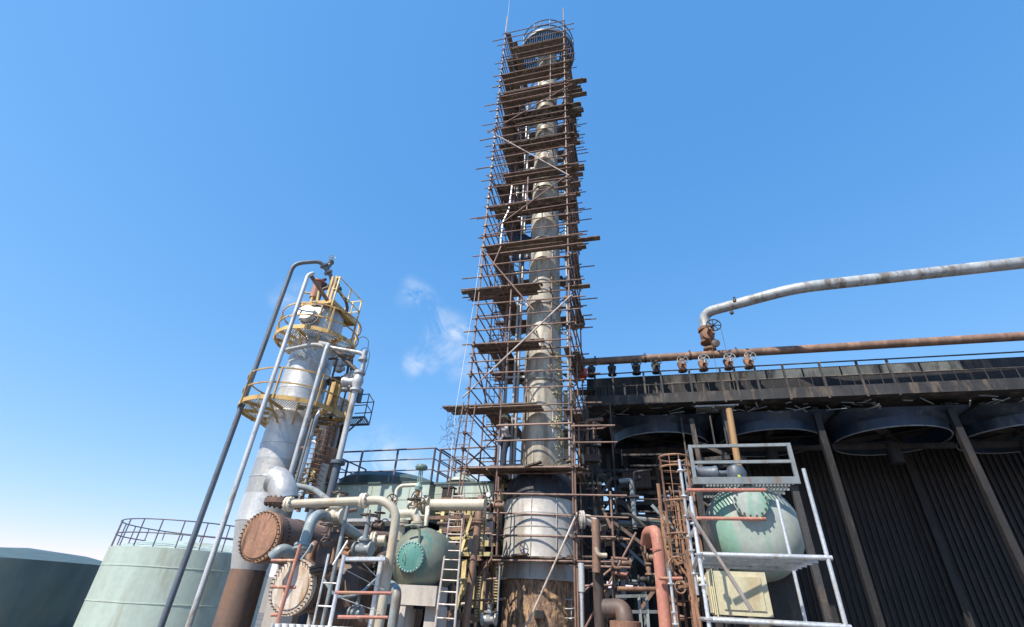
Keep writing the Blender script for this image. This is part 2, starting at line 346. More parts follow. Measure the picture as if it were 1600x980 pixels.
# riser pipes and caged ladder clamped to the column
for dx, dy in ((.83, -.28), (.93, -.18)): mb = MB(); mb.tube([CC + V((dx, dy, 4.9)), CC + V((dx, dy, 25.5))], .035, 10); col_.part('riser_pipe', mb, M['ltgrey'])
mb = MB()
for z in [5.5 + 1.15 * i for i in range(17)]: mb.beam(CC + V((.45, -.25, z)), CC + V((.98, -.24, z)), .05, .08)
col_.part('pipe_brackets', mb, M['greyst'])
mb = MB(); mb.tube([CC + V((-.85, .15, 5)), CC + V((-.85, .15, 25.3)), CC + V((-.3, .1, 26.6))], .05, 10, .3); mb.tube([CC + V((-.98, -.1, 5)), CC + V((-.98, -.1, 24.6)), CC + V((-.3, -.05, 25.4))], .04, 10, .3); mb.tube([CC + V((-1.25, .45, 5)), CC + V((-1.25, .45, 22))], .055, 10)
for z in [5.5 + 1.5 * i for i in range(13)]: mb.beam(CC + V((-1.3, .3, z)), CC + V((-.4, .1, z)), .04, .07)
col_.part('overhead_pipe', mb, M['ltgrey'])
lx, ly = -1.62, .35
mb = MB()
for s_ in (-.2, .2): mb.beam(CC + V((lx + s_, ly, 5.2)), CC + V((lx + s_, ly, 26.9)), .05, .012, V((1, 0, 0)))
lad = col_.part('ladder', mb, M['tube'])
mb = MB()
for i in range(72): mb.tube([CC + V((lx - .2, ly, 5.4 + .3 * i)), CC + V((lx + .2, ly, 5.4 + .3 * i))], .012, 6)
col_.part('rungs', mb, M['tube'], lad)
mb = MB()
for i in range(20): mb.arc(CC + V((lx, ly, 7 + i)), .36, -2.9, -.24, .016, 12, 6)
for g in (-2.6, -2.1, -1.57, -1.0, -.5): mb.tube([CC + V((lx + .36 * math.cos(g), ly + .36 * math.sin(g), 7)), CC + V((lx + .36 * math.cos(g), ly + .36 * math.sin(g), 26.4))], .012, 6)
col_.part('cage', mb, M['slate'], lad)
# round top platform
ZT = 27.9
mb = MB(); mb.lathe(at(ZT), ZU, [(1.40, 0), (1.50, 0), (1.50, .22), (1.40, .22), (1.40, 0)], 48, cap=False)
for i in range(8):
    g = i * math.pi / 4 + .3; mb.beam(at(ZT + .05) + V((math.cos(g), math.sin(g), 0)) * .5, at(ZT + .05) + V((math.cos(g), math.sin(g), 0)) * 1.44, .06, .09)
for i in range(-11, 12):
    x = i * .12; h = math.sqrt(max(0, 1.42 ** 2 - x * x)); h0 = math.sqrt(max(0, .62 ** 2 - x * x)) if abs(x) < .62 else 0
    for s_ in (-1, 1):
        if h > h0: mb.beam(at(ZT + .12) + V((x, s_ * h0, 0)), at(ZT + .12) + V((x, s_ * h, 0)), .10, .03)
plat = col_.part('top_platform', mb, M['slate'])
mb = MB()
for z in (.55, 1.1): mb.arc(at(ZT + z), 1.46, rad(-160), rad(120), .03, 40)
for i in range(9):
    g = rad(-160 + 35 * i); mb.tube([at(ZT) + V((math.cos(g), math.sin(g), 0)) * 1.46, at(ZT + 1.1) + V((math.cos(g), math.sin(g), 0)) * 1.46], .022, 8)
col_.part('handrail', mb, M['slate'], plat)
# ================================================================== scaffold
FR = V((1.89, 13.2, 0)); WD, DP = 3.22, 3.3
FL = FR - E1 * WD; BR = FR + E2 * DP; BL = FL + E2 * DP
def S(t, b, z): return FR + E1 * t + E2 * b + ZU * z         # t: along the front from the right post, b: back
def FP(px, py, b=0.):                                         # survey of a point on the scaffold's front face
    d = ray(px, py); o = FR + E2 * b; return CAM + d * ((o - CAM).dot(E2) / d.dot(E2))
def ft(px, py): return (FP(px, py) - FR).dot(E1)
LZ = [FP(840, y, .02).z for y in (871, 728, 629, 530, 442, 374, 313, 264, 216, 172, 135, 106, 67)]
sca = T('scaffold_tower', 'rusty tube and coupler scaffold tower standing around the tall column', 'scaffold', S(-WD / 2, DP / 2, 0))
R = .027; rs = random.Random(11)
def tp(name, a, b, r=R, mat='tube', parent=None, n=8, label=None):
    m_ = MB(); m_.tube([a, b], r, n); return sca.part(name, m_, M[mat], parent, label)
tops = []
for t, b, top in ((0, 0, 29.8), (-WD, 0, 30.3), (0, DP, 28.8), (-WD, DP, 28.4), (-WD, DP * .5, 28.6), (0, DP * .52, 29), (-WD * .5, DP, 28.6), (-WD + .8, .95, 25.2), (-WD + .85, DP - .8, 24.6), (-WD * .3, DP, 26)):
    tp('standard', S(t, b, 0), S(t + rs.uniform(-.02, .02), b, top), .027)
# a spliced doubled post on the right front corner and short inner posts low on the front
tp('standard', S(.06, .03, 0), S(.06, .03, 6.3)); tp('standard', S(-2.15, .02, 2.7), S(-2.15, .02, 7.1)); tp('standard', S(-2.05, .05, 8.0), S(-2.05, .05, 11.3))
tp('standard', S(.98, .02, 2.7), S(.98, .02, 4.42)); tp('standard', S(-.75, .9, 8), S(-.75, .9, 12.5)); tp('standard', S(-1.6, .03, 15.0), S(-1.6, .03, 16.9)); tp('standard', S(-.7, .03, 21.8), S(-.7, .03, 25.6))
tp('standard', S(-1.55, .8, 5), S(-1.55, .8, 9)); tp('standard', S(-WD - .12, .25, 12), S(-WD - .12, .25, 16.5))
led = []; stuff = MB()
def ledger(a, b):
    if len(led) < 92: led.append(tp('ledger', a, b, rs.uniform(.022, .027)))
    else: stuff.tube([a, b], .025, 6)
jj = lambda k=.03: rs.uniform(-k, k)
for i, z in enumerate(LZ):
    hi = 1 if z > 8 else 0
    for dz in ((-.06, .5, 1.0, 1.5) if i != 1 else (-.06, .72, 1.2)):
        lo = rs.choice((.12, .15, .2, .4, .7)) if hi else .12; ro = rs.choice((.1, .15, .2, .35, .55))
        if rs.random() < .12 and dz == 1.5: continue
        if i == 0: lo, ro = -1.05, (1.4 if dz > .9 else 1.05)
        if i == 1 and dz > 0: lo, ro = -.98, .0
        ledger(S(-WD - lo, -.045, z + dz + jj(.06)), S(ro, -.045, z + dz + jj(.06)))
ledger(S(-.02, -.05, 5.72), S(1.25, -.05, 5.70)); ledger(S(-.02, -.05, 6.2), S(1.22, -.05, 6.17)); ledger(FP(779, 664), FP(892, 661)); ledger(FP(775, 689), FP(893, 687))
for i, z in enumerate(LZ):
    if i == 0: continue
    for dz in (-.05, .55, 1.05, 1.55):
        ledger(S(-WD + .04, -rs.uniform(.1, .3), z + dz + jj(.08)), S(-WD + .04, DP + rs.uniform(.1, .5), z + dz + jj(.08)))
for i, z in enumerate(LZ):
    for dz in (-.05, .55, 1.05):
        stuff.tube([S(.04, -rs.uniform(.05, .25), z + dz + jj()), S(.04, DP + rs.uniform(.1, .4), z + dz + jj())], .025, 6)
        stuff.tube([S(-WD - rs.uniform(.1, .6), DP + .04, z + dz + jj()), S(rs.choice((.2, .3, .5, .7)), DP + .04, z + dz + jj())], .025, 6)
    for b in (.5, DP * .52, DP - .7):
        stuff.tube([S(-WD - rs.uniform(.1, .7), b, z - .08 + jj()), S(rs.choice((.15, .2, .3, .45, .7)), b, z - .08 + jj())], .025, 6)
    stuff.tube([S(-WD + .8, -.1, z - .1), S(-WD + .8, DP, z - .1)], .025, 6)
    if i in (3, 4, 6, 8, 10): stuff.tube([S(-.7, .15, z - .1), S(-.7, DP, z - .1)], .025, 6)
sca.part('ledger', stuff, M['tube'], None, None, 'stuff')
# braces surveyed on the front face
for a, b, m_ in (((768, 207), (889, 274), 'tubep'), ((882, 277), (766, 362), 'tube'), ((894, 131), (762, 208), 'tube'), ((750, 386), (834, 485), 'tube'), ((893, 461), (722, 622), 'tubep'), ((902, 801), (820, 985), 'tubep'), ((994, 832), (914, 982), 'tube'), ((783, 385), (766, 425), 'tube')):
    tp('brace', FP(*a, -.09), FP(*b, -.09), .026, m_)
for z0, z1, fl in ((5, 7, 0), (7, 9, 1), (9, 11.2, 0), (11.2, 13.2, 1), (13.2, 15.1, 0), (15.1, 17, 1), (17, 19, 0), (21, 23, 1)):
    b0, b1 = (0, DP) if not fl else (DP, 0); tp('brace', S(-WD - .03, b0, z0), S(-WD - .03, b1, z1))
    if fl: tp('brace', S(-WD + .2, DP + .08, z0), S(-.2, DP + .08, z1))
    else: tp('brace', S(-.2, DP + .08, z0), S(-WD + .2, DP + .08, z1))
for i in range(26):
    z = rs.uniform(5.5, 26); b = rs.choice((.3, 1.2, 1.9, 2.6)); s_ = rs.choice((-1, 1)); t0 = -WD if s_ < 0 else 0
    stuff2 = MB(); stuff2.tube([S(t0 - s_ * .6, b, z), S(t0 + s_ * rs.uniform(.25, .85), b + rs.uniform(-.1, .1), z + rs.uniform(-.04, .04))], .024, 6); sca.part('putlog', stuff2, M['tube'])
for a, b in (((736, 878), (732, 990)), ((761, 874), (753, 990)), ((957, 882), (961, 990)), ((720, 790), (714, 900)), ((779, 745), (776, 868))): tp('standard', FP(*a, -.1), FP(*b, -.1))
for a, b in (((701, 783), (770, 782)), ((699, 836), (768, 834)), ((697, 906), (792, 904)), ((902, 884), (985, 887))): tp('ledger', FP(*a, -.12), FP(*b, -.12))
for a, b in (((704, 962), (768, 873)), ((700, 860), (766, 790)), ((905, 930), (960, 885)), ((708, 940), (790, 936)), ((905, 916), (962, 914))): tp('brace', FP(*a, -.15), FP(*b, -.15))  # the two level tubes are ledgers, kept under the brace name
# couplers on the front posts
nc = 0
for i, z in enumerate(LZ):
    for t in (0, -WD):
        for dz in (-.06, .5, 1.0):
            if nc >= 74: break
            m_ = MB(); m_.box(S(t, -.025, z + dz), .085, .10, .085); m_.lathe(S(t + .05, -.04, z + dz), E1, [(.014, 0), (.014, .05)], 6); sca.part('coupler', m_, M['coupler']); nc += 1
# ---- planks: loose boards on the decks, each a thing
NB = [0]
ORD = ['lowest', 'second lowest', 'third lowest', 'fourth', 'fifth', 'sixth', 'seventh', 'eighth', 'ninth', 'fourth from top', 'third from top', 'second from top', 'topmost']
def plank(a, b, wv, label, group, w=.23, th=.04):
    m_ = MB(); a = V(a); b = V(b)
    m_.beam(a, b, w, th); o = single('scaffold_plank', label, 'plank', m_, M['wood'], group); NB[0] += 1; return o
rp = random.Random(21)
# front decks: (left px, right px) as surveyed
FX = [(701, 903), (716, 916), (690, 846), (735, 850), (720, 846), (757, 905), (763, 902), (788, 912), (780, 906), (786, 912), (786, 912), (784, 890), (800, 884)]
FY = [872, 737, 637, 537, 452, 380, 322, 268, 222, 180, 148, 114, 78]
def G(i): return 'timber planks laid on the scaffold'
row = ['outer', 'middle', 'inner']
for i, z in enumerate(LZ):
    x0, x1 = FX[i]
    nb = 3 if i not in (2,) else 3
    for k in range(nb):
        t0 = ft(x0, FY[i]) + rp.uniform(0, .22) * (k > 0); t1 = ft(x1, FY[i]) + rp.uniform(-.3, 0.02)
        b = .02 + .25 * k + .12
        plank(S(t0, b, z + rp.uniform(-.005, .015)), S(t1, b + rp.uniform(-.03, .03), z + .006 + rp.uniform(-.005, .015)), 0, '%s brown plank on the front deck of the %s scaffold level' % (row[k], ORD[i]), G(i))
    if i >= 1:
        for k in range(3):
            t = -WD + (.14 if i in (5, 7, 9, 10, 11, 12) else .42) + .25 * k
            plank(S(t, .75 - rp.uniform(0, .7), z + .05 + rp.uniform(0, .03)), S(t + rp.uniform(-.05, .05), DP + rp.uniform(.1, .5), z + .05), 0, '%s plank on the left side deck of the %s scaffold level' % (('outer', 'middle', 'inner')[k], ORD[i]), G(i), .24)
        for k in range(2):
            t = -.22 + .25 * k
            plank(S(t, .15 + rp.uniform(0, .4) + .7, z + .06 + rp.uniform(0, .03)), S(t + rp.uniform(-.04, .04), DP + rp.uniform(.1, .4), z + .06), 0, '%s plank on the right side deck of the %s scaffold level' % (('inside', 'outside')[k], ORD[i]), G(i), .23)
    if i >= 1 and i != 2:
        for k in range(3):
            b = DP - .1 - .25 * k
            plank(S(-WD - rp.uniform(-.3, .3), b, z + .1), S(rp.uniform(-1.2, .3) if i % 2 else .2, b, z + .1), 0, '%s plank on the rear deck of the %s scaffold level' % (('far', 'middle', 'near')[k], ORD[i]), G(i))
# stub boards sticking out to the right of the tower
for k, (px0, px1, py, b, lab) in enumerate(((896, 913, 262, .6, 'a dark board end jutting right beside the eighth level'), (893, 938, 377, .35, 'long board jutting furthest right from the sixth level'), (897, 922, 449, .5, 'short board jutting right from the fifth level'), (895, 917, 150, .5, 'board end jutting right under the third level from the top'),
        (893, 917, 130, .6, 'board end jutting right halfway up the third level from the top'), (893, 908, 139, 1.2, 'short dark board end jutting right just above the third level from the top'), (893, 912, 175, .3, 'board end jutting right at the fourth level from the top'), (895, 905, 213, 1.1, 'small board end jutting right near the ninth level'),
        (895, 916, 388, 1.2, 'board end jutting right just under the longest jutting board'), (897, 912, 510, 1.0, 'small board end jutting right between fourth and fifth levels'), (905, 940, 870, .3, 'short brown deck board right of the rusty column foot'), (905, 947, 880, .55, 'lower brown deck board right of the rusty column foot'), (893, 907, 305, .7, 'board end jutting right under the eighth level'))):
    d0, d1 = FP(px0, py, b), FP(px1, py, b); d1.z = d0.z
    plank(d0 - E1 * .3, d1, 0, 'brown plank, ' + lab, G(0))
for k in range(2): plank(S(-WD + .14 + .25 * k, .1 + .5 * k, LZ[12] + 1.75), S(-WD + .16 + .25 * k, 2.6, LZ[12] + 1.78), 0, '%s plank of the short raised deck at the very top left of the scaffold' % ('outer', 'inner')[k], G(0))
# leaning / odd boards
for a, b, w_, lab in ((FP(839, 433), FP(847, 455), .06, 'short upright board at the right end of the fifth level front deck'), (FP(838, 517), FP(849, 545), .06, 'short upright board at the right end of the fourth level front deck'), (FP(828, 612), FP(834, 625), .07, 'short slanting board over the third lowest front deck'),
        (FP(893, 290), FP(907, 287), .3, 'tilted wide board end beside the seventh level'), (FP(806, 868) - E1 * .1, FP(826, 866), .2, 'short board offcut lying on the lowest front deck'), (FP(820, 730), FP(846, 722), .2, 'loose tilted board on the second lowest deck in front of the column'), (FP(885, 722, .4), FP(898, 719, .4), .25, 'small board block by the right post on the second lowest deck')):
    plank(a, b, 0, 'brown plank, ' + lab, G(0), w_)
# flat sheet seen under the left decks
m_ = MB()
for (a, b, z) in ((-WD + .15, .0, 13.12),):
    pass
# ---- ladders tied to the scaffold
def ladder(name, label, foot, top, side, w, mat, rung=.3, group=None, rr=.02, r2=.013):
    foot = V(foot); top = V(top); t = T(name, label, 'ladder', foot, group); side = V(side).normalized()
    for s_ in (-1, 1): m_ = MB(); m_.tube([foot + side * (s_ * w / 2), top + side * (s_ * w / 2)], rr, 8); t.part('rail', m_, mat)
    L_ = (top - foot).length; u = (top - foot) / L_
    for i in range(1, int(L_ / rung)):
        p = foot + u * (rung * i); m_ = MB(); m_.tube([p - side * (w / 2), p + side * (w / 2)], r2, 6); t.part('rung', m_, mat)
    return t
a = FP(710, 775, -.12); b = FP(734, 628, -.12)
ladder('scaffold_ladder', 'upper brown ladder tied to the left front post below the widest plank deck', a, b, E1, .40, M['tube'], .36)
a = P(694, 990, 8.9); b = FP(717, 765, -.2)
ladder('scaffold_ladder', 'lower grey steel ladder rising beside the green vessel to the plank deck', a, b, E1, .33, M['tubep'], .36)
# pale bent tube hanging inside the front face
m_ = MB(); m_.tube([FP(800, 291, .1), FP(795, 330, .1), FP(786, 345, .1), FP(782, 383, .1)], .03, 8, .3)
single('bent_hose', 'pale bent hose hanging inside the scaffold beside the dark tarpaulin', 'hose', m_, M['galv'])
# dark debris net
m_ = MB(); rn = random.Random(2); nx, ny = 16, 14; vs = []
for j in range(ny + 1):
    for i in range(nx + 1):
        s_ = i / nx; q = j / ny
        p = S(-2.35 + 1.15 * s_, .95 + .5 * s_ + .18 * math.sin(9 * s_) * q, 14.85 - 1.5 * q - .25 * (1 - abs(2 * s_ - 1)) * (1 - q) * 1.0)
        vs.append(p + V((0, 1, 0)) * .14 * noise.noise(V((s_ * 5, q * 4, 1.3))) + ZU * .1 * noise.noise(V((s_ * 6, q * 6, 7))))
m_.add(vs, [(j * (nx + 1) + i, j * (nx + 1) + i + 1, (j + 1) * (nx + 1) + i + 1, (j + 1) * (nx + 1) + i) for j in range(ny) for i in range(nx)])
o = single('debris_net', 'dark blue crumpled tarpaulin hung inside the scaffold above the longest plank deck', 'tarpaulin', m_, M['navy'], sharp=180)
md = o.modifiers.new('thick', 'SOLIDIFY'); md.thickness = .02
# rope and wire tangle
m_ = MB(); m_.tube([FP(752, 388, -.3), FP(741, 470, -.35), FP(728, 545, -.4), FP(712, 640, -.5), FP(706, 700, -.5), FP(703, 745, -.5)], .006, 5)
single('hauling_rope', 'thin white rope hanging down left of the scaffold', 'rope', m_, M['rope'])
m_ = MB(); m_.tube([S(-WD + .08, -.1, 28.6), S(-WD + .08, -.1, 33.5)], .011, 6)
single('lightning_rod', 'thin grey vertical rod rising above the left front scaffold post', 'rod', m_, M['greyst'])
m_ = MB(); m_.tube([S(-2.0, .6, 28.0), S(-1.35, .8, 30.6)], .025, 6); m_.tube([S(-1.75, .68, 28.4), S(-1.75, .68, 29.3)], .02, 6)
single('loose_tube', 'dark loose tube slanting up out of the top of the scaffold', 'tube', m_, M['tube'])
m_ = MB(); rn = random.Random(9); c0 = FP(708, 672, -.35)
for k in range(16):
    pts = [c0 + V((rn.gauss(0, .12), rn.gauss(0, .08), rn.gauss(0, .32)))]
    for q in range(7): pts.append(pts[-1] + V((rn.gauss(0, .10), rn.gauss(0, .07), rn.gauss(0, .16) - .02)))
    m_.tube(pts, .005, 4, .08, 3)
single('wire_tangle', 'tangled dark wires hanging left of the scaffold ladder', 'wire', m_, M['wire'])
# ================================================================== people
def person(label, base, face, pose, mats, hatm, H=1.75):
    """pose: dict joint -> (right, forward, up) in metres for a 1.75 m figure"""
    base = V(base); k = H / 1.75; fw = V((math.cos(face), math.sin(face), 0)); rt = fw.cross(ZU)
    J = {n: base + (rt * p[0] + fw * p[1] + ZU * p[2]) * k for n, p in pose.items()}
    t = T('person', label, 'person', base)
    def skin(name, verts, edges, radii, mat, root=0, parent=None, lv=2):
        me = bpy.data.meshes.new(name); me.from_pydata([v - base for v in verts], edges, []); me.materials.append(mat)
        o = bpy.data.objects.new(name, me); col.objects.link(o); o.parent = parent or t.o
        o.modifiers.new('skin', 'SKIN'); sv = me.skin_vertices[0].data
        for i, r in enumerate(radii): sv[i].radius = (r * k, r * k)
        sv[root].use_root = True
        m2 = o.modifiers.new('sub', 'SUBSURF'); m2.levels = lv; m2.render_levels = lv
        for p in me.polygons: p.use_smooth = True
        return o
    names = ['pel', 'chest', 'neck', 'head', 'top', 'shL', 'elL', 'wrL', 'haL', 'shR', 'elR', 'wrR', 'haR', 'hipL', 'knL', 'anL', 'toL', 'hipR', 'knR', 'anR', 'toR']
    ix = {n: i for i, n in enumerate(names)}
    ed = [('pel', 'chest'), ('chest', 'neck'), ('neck', 'head'), ('head', 'top'), ('chest', 'shL'), ('shL', 'elL'), ('elL', 'wrL'), ('wrL', 'haL'), ('chest', 'shR'), ('shR', 'elR'), ('elR', 'wrR'), ('wrR', 'haR'),
          ('pel', 'hipL'), ('hipL', 'knL'), ('knL', 'anL'), ('anL', 'toL'), ('pel', 'hipR'), ('hipR', 'knR'), ('knR', 'anR'), ('anR', 'toR')]
    rd_ = dict(pel=.12, chest=.13, neck=.055, head=.088, top=.082, sh=.062, el=.043, wr=.029, ha=.036, cu=.032, hip=.085, kn=.055, an=.038, to=.036)
    rr = [rd_[n] if n in rd_ else rd_[n[:-1]] for n in names]
    vs = [J[n] for n in names]; E_ = [(ix[a], ix[b]) for a, b in ed]
    for s_ in 'LR':                                  # fingers and thumb on each hand
        w_, h_ = J['wr' + s_], J['ha' + s_]; d = (h_ - w_).normalized(); sd_ = d.cross(ZU if abs(d.z) < .9 else fw).normalized(); dn = sd_.cross(d)
        for q, ln in ((-.03, .055), (-.01, .07), (.01, .066), (.03, .05)):
            i0 = len(vs); vs += [h_ + (d * .03 + sd_ * q) * k, h_ + (d * (.03 + ln * .6) + sd_ * q - dn * .012) * k, h_ + (d * (.03 + ln * .95) + sd_ * q - dn * .04) * k]; rr += [.010, .009, .008]
            E_ += [(ix['ha' + s_], i0), (i0, i0 + 1), (i0 + 1, i0 + 2)]
        i0 = len(vs); vs += [h_ + (sd_ * -.045 + d * .0) * k, h_ + (sd_ * -.06 + d * .035 - dn * .02) * k]; rr += [.012, .010]; E_ += [(ix['ha' + s_], i0), (i0, i0 + 1)]
    hd = (J['top'] - J['head']).normalized()
    i0 = len(vs); vs += [J['head'] + fw * .098 * k + hd * .035]; rr += [.014]; E_ += [(ix['head'], i0)]       # nose
    for q in (-1, 1):
        i0 = len(vs); vs += [J['head'] + rt * (q * .092 * k) + hd * .03]; rr += [.018]; E_ += [(ix['head'], i0)]   # ears
    body = skin('body', vs, E_, rr, M['skin'])
    m_ = MB()
    for q in (-1, 1): m_.lathe(J['head'] + (fw * .088 + rt * (q * .034)) * k + hd * .055, fw, [(.012, 0), (.008, .008), (.001, .01)], 8)
    t.part('eyes', m_, M['boot'], body)
    m_ = MB(); m_.tube([J['head'] + (fw * .092 - rt * .03) * k - hd * .02, J['head'] + fw * .1 * k - hd * .024, J['head'] + (fw * .092 + rt * .03) * k - hd * .02], .006, 6); t.part('mouth', m_, M['red'], body)
    def wear(name, ns, es, add, mat):
        skin(name, [J[n] for n in ns], [(ns.index(a), ns.index(b)) for a, b in es], [(rd_[n] if n in rd_ else rd_[n[:-1]]) + add for n in ns], mat, 0, body)
    wear('shirt', ['pel', 'chest', 'neckb', 'shL', 'elL', 'cuL', 'shR', 'elR', 'cuR'], [('pel', 'chest'), ('chest', 'neckb'), ('chest', 'shL'), ('shL', 'elL'), ('elL', 'cuL'), ('chest', 'shR'), ('shR', 'elR'), ('elR', 'cuR')], .022, mats[0])
    wear('trousers', ['pel', 'hipL', 'knL', 'anL', 'hipR', 'knR', 'anR'], [('pel', 'hipL'), ('hipL', 'knL'), ('knL', 'anL'), ('pel', 'hipR'), ('hipR', 'knR'), ('knR', 'anR')], .026, mats[1])
    for s_ in 'LR':
        o = skin('boot', [J['an' + s_], J['to' + s_] - (J['to' + s_] - J['an' + s_]) * .45 - ZU * .01, J['to' + s_]], [(0, 1), (1, 2)], [.052, .05, .044], M['boot'], 0, body)
    m_ = MB(); c = J['head'] + hd * .09 * k; r = .128 * k
    m_.lathe(c, hd, [(r * 1.12, -.012), (r * 1.14, 0), (r * 1.0, .012), (r * .96, .05), (r * .82, .09), (r * .5, .118), (.001, .128)], 24)
    m_.lathe(c + fw * r * .75 + hd * .002, hd, [(r * .62, -.008), (r * .62, .006)], 16)
    t.part('hard_hat', m_, M[hatm], body)
    return t
def pose(armL, armR, lean=0., step=.08, hd=0.):
    p = dict(pel=(0, 0, .95), chest=(0, lean * .6, 1.28), neck=(0, lean, 1.47), neckb=(0, lean * .95, 1.43), head=(0, lean + .03 + hd, 1.58), top=(0, lean + .03 + hd, 1.67), shL=(-.19, lean * .9, 1.40), shR=(.19, lean * .9, 1.40),
             hipL=(-.1, 0, .88), hipR=(.1, 0, .88), knL=(-.12, step * .6, .48), knR=(.11, -step * .2, .48), anL=(-.13, step * .5, .085), anR=(.12, -step, .085), toL=(-.15, step * .5 + .17, .045), toR=(.15, -step + .17, .045))
    for s_, (e, w_) in (('L', armL), ('R', armR)):
        p['el' + s_] = e; p['wr' + s_] = w_; d = (V(w_) - V(e)).normalized(); p['ha' + s_] = tuple(V(w_) + d * .08); p['cu' + s_] = tuple(V(w_) - d * .03)
    return p
zman = LZ[1] + .045
pb = P(787, 731, 14.45)
person('man in pale green hard hat and light shirt on the second lowest scaffold deck', (pb.x, pb.y, zman), rad(200), pose(((-.30, .10, 1.14), (-.20, .34, 1.24)), ((.30, .02, 1.13), (.24, .24, 1.20)), .05), (M['shirt'], M['trous']), 'hat', 1.70)
person('small worker in orange hard hat high on the left side of the scaffold', S(-WD + .45, 1.35, LZ[6] + .09), rad(20), pose(((-.3, .12, 1.14), (-.16, .32, 1.18)), ((.3, .05, 1.13), (.2, .28, 1.16)), .08), (M['shirtb'], M['trous']), 'hato', 1.7)
person('small worker in violet hard hat on the scaffold level above the orange hatted one', S(-WD + .42, 1.5, LZ[7] + .09), rad(-60), pose(((-.3, .06, 1.12), (-.2, .28, 1.1)), ((.3, .04, 1.12), (.26, .2, 1.0)), .04), (M['shirtb'], M['trous']), 'hatv', 1.7)
# ================================================================== silver tower on the left
TA = V((-7.53, 16.5, 0)); TR = .79
def ta(z): return TA + ZU * z
def zat(px, py, Y): return P(px, py, Y).z
tow = T('clad_tower', 'broad bright silver clad tower with two yellow railed platforms', 'tower', TA)
zl = zat(500, 632, 14.95); zu = zat(497, 513, 14.95)          # undersides of the two yellow platforms
zt_ = zu + 1.25
mb = MB(); prof = [(TR * .6, 2.2), (TR, 3.6)]
zz = [3.6, 4.9, 6.0, zl - .3, zl + .9, zl + 1.9, zl + 2.8, zu + .1]
for a, b in zip(zz, zz[1:]): prof += [(TR + .012, a), (TR, a + .05), (TR, b - .01)]
prof += [(TR, zu + 1.1), (TR * .95, zu + 1.35), (TR * .7, zu + 1.6), (.2, zu + 1.75)]
mb.lathe(TA, ZU, prof, 56); shell = tow.part('cladding', mb, M['silver'])
mb = MB()
mb.lathe(TA, ZU, [(.5, 0), (.5, 2.3)], 32); tow.part('skirt', mb, M['brownv'])
def ring_platform(z, ri, ro, a0, a1, posts, wd=.15):
    mb = MB(); mb.lathe(ta(z), ZU, [(ro - .03, 0), (ro, 0), (ro, wd), (ro - .03, wd), (ro - .03, 0)], 40, cap=False, a0=a0, a1=a1, x0=V((1, 0, 0)))
    k = int((a1 - a0) / rad(30))
    for i in range(k + 1):
        g = a0 + (a1 - a0) * i / k; d = V((math.cos(g), -math.sin(g), 0)); d = V((math.cos(g), math.sin(g), 0)); 
        mb.beam(ta(z + .03) + d * ri, ta(z + .03) + d * ro, .05, .10); mb.beam(ta(z - .45) + d * (ri + .01), ta(z) + d * (ro - .25), .05, .05)
    pl = tow.part('platform', mb, M['yellow'])
    mb = MB(); n_ = int(2 * ro / .07)
    ex = V((.8, .6, 0)); ey = V((-.6, .8, 0))
    for i in range(-n_ // 2, n_ // 2 + 1):
        x = i * .07
        if abs(x) >= ro - .04: continue
        h = math.sqrt((ro - .03) ** 2 - x * x); h0 = math.sqrt(ri * ri - x * x) if abs(x) < ri else 0
        for s_ in ((-1, 1)):
            if h - h0 > .05: mb.beam(ta(z + .085) + ex * x + ey * (s_ * h0), ta(z + .085) + ex * x + ey * (s_ * h), .036, .03)
    tow.part('grating', mb, M['ltgrey'], pl)
    mb = MB()
    for h in (.58, 1.1): mb.lathe(ta(z + h), ZU, [(ro - .025, -.02), (ro + .015, -.02), (ro + .015, .025), (ro - .025, .025), (ro - .025, -.02)], 40, cap=False, a0=a0, a1=a1, x0=V((1, 0, 0)))
    for g in posts: d = V((math.cos(g), math.sin(g), 0)); mb.beam(ta(z) + d * (ro + .01), ta(z + 1.12) + d * (ro + .01), .07, .05, V((-d.y, d.x, 0)))
    tow.part('handrail', mb, M['yellow'], pl)
    return pl
# lathe angle runs clockwise seen with x0, so give full rings
pl_low = ring_platform(zl, TR + .03, 1.85, 0, 2 * math.pi - 1e-3, [rad(g) for g in range(-175, 180, 42)])
pl_up = ring_platform(zu, TR + .03, 1.5, 0, 2 * math.pi - 1e-3, [rad(g) for g in range(-160, 180, 52)])
# plates below the lower platform, right side
mb = MB(); rn = random.Random(4)
for i in range(9):
    g = rad(-60 + 14 * i); d = V((math.cos(g), math.sin(g), 0)); mb.box(ta(zl + .045) + d * (1.15 + .25 * (i % 2)), .5, .26, .012, ex=d)
tow.part('floor_plate', mb, M['alu'], pl_low)
# white manway cover with studs on the head, facing us
d = V((-.05, -1, .12)).normalized(); mc = P(483, 496, 15.55)
mb = MB(); mb.cyl(mc - d * -.35, mc + d * .02, .30, None, 28); tow.part('manway_neck', mb, M['silver'])
mb = MB(); mb.lathe(mc, d, [(.36, 0), (.36, .05), (.30, .055), (.2, .07)], 32); mw = tow.part('manway_cover', mb, M['white'])
mb = MB(); mb.bolts(mc - d * .06, d, .325, 20, .022, .15); tow.part('studs', mb, M['coupler'], mw)
mb = MB(); mb.tube([mc + V((.05, -.02, .42)), mc + V((.1, -.1, .55)), mc + V((.42, -.1, .5)), mc + V((.42, -.1, .2))], .02, 8, .1); tow.part('davit', mb, M['ltgrey'], mw)
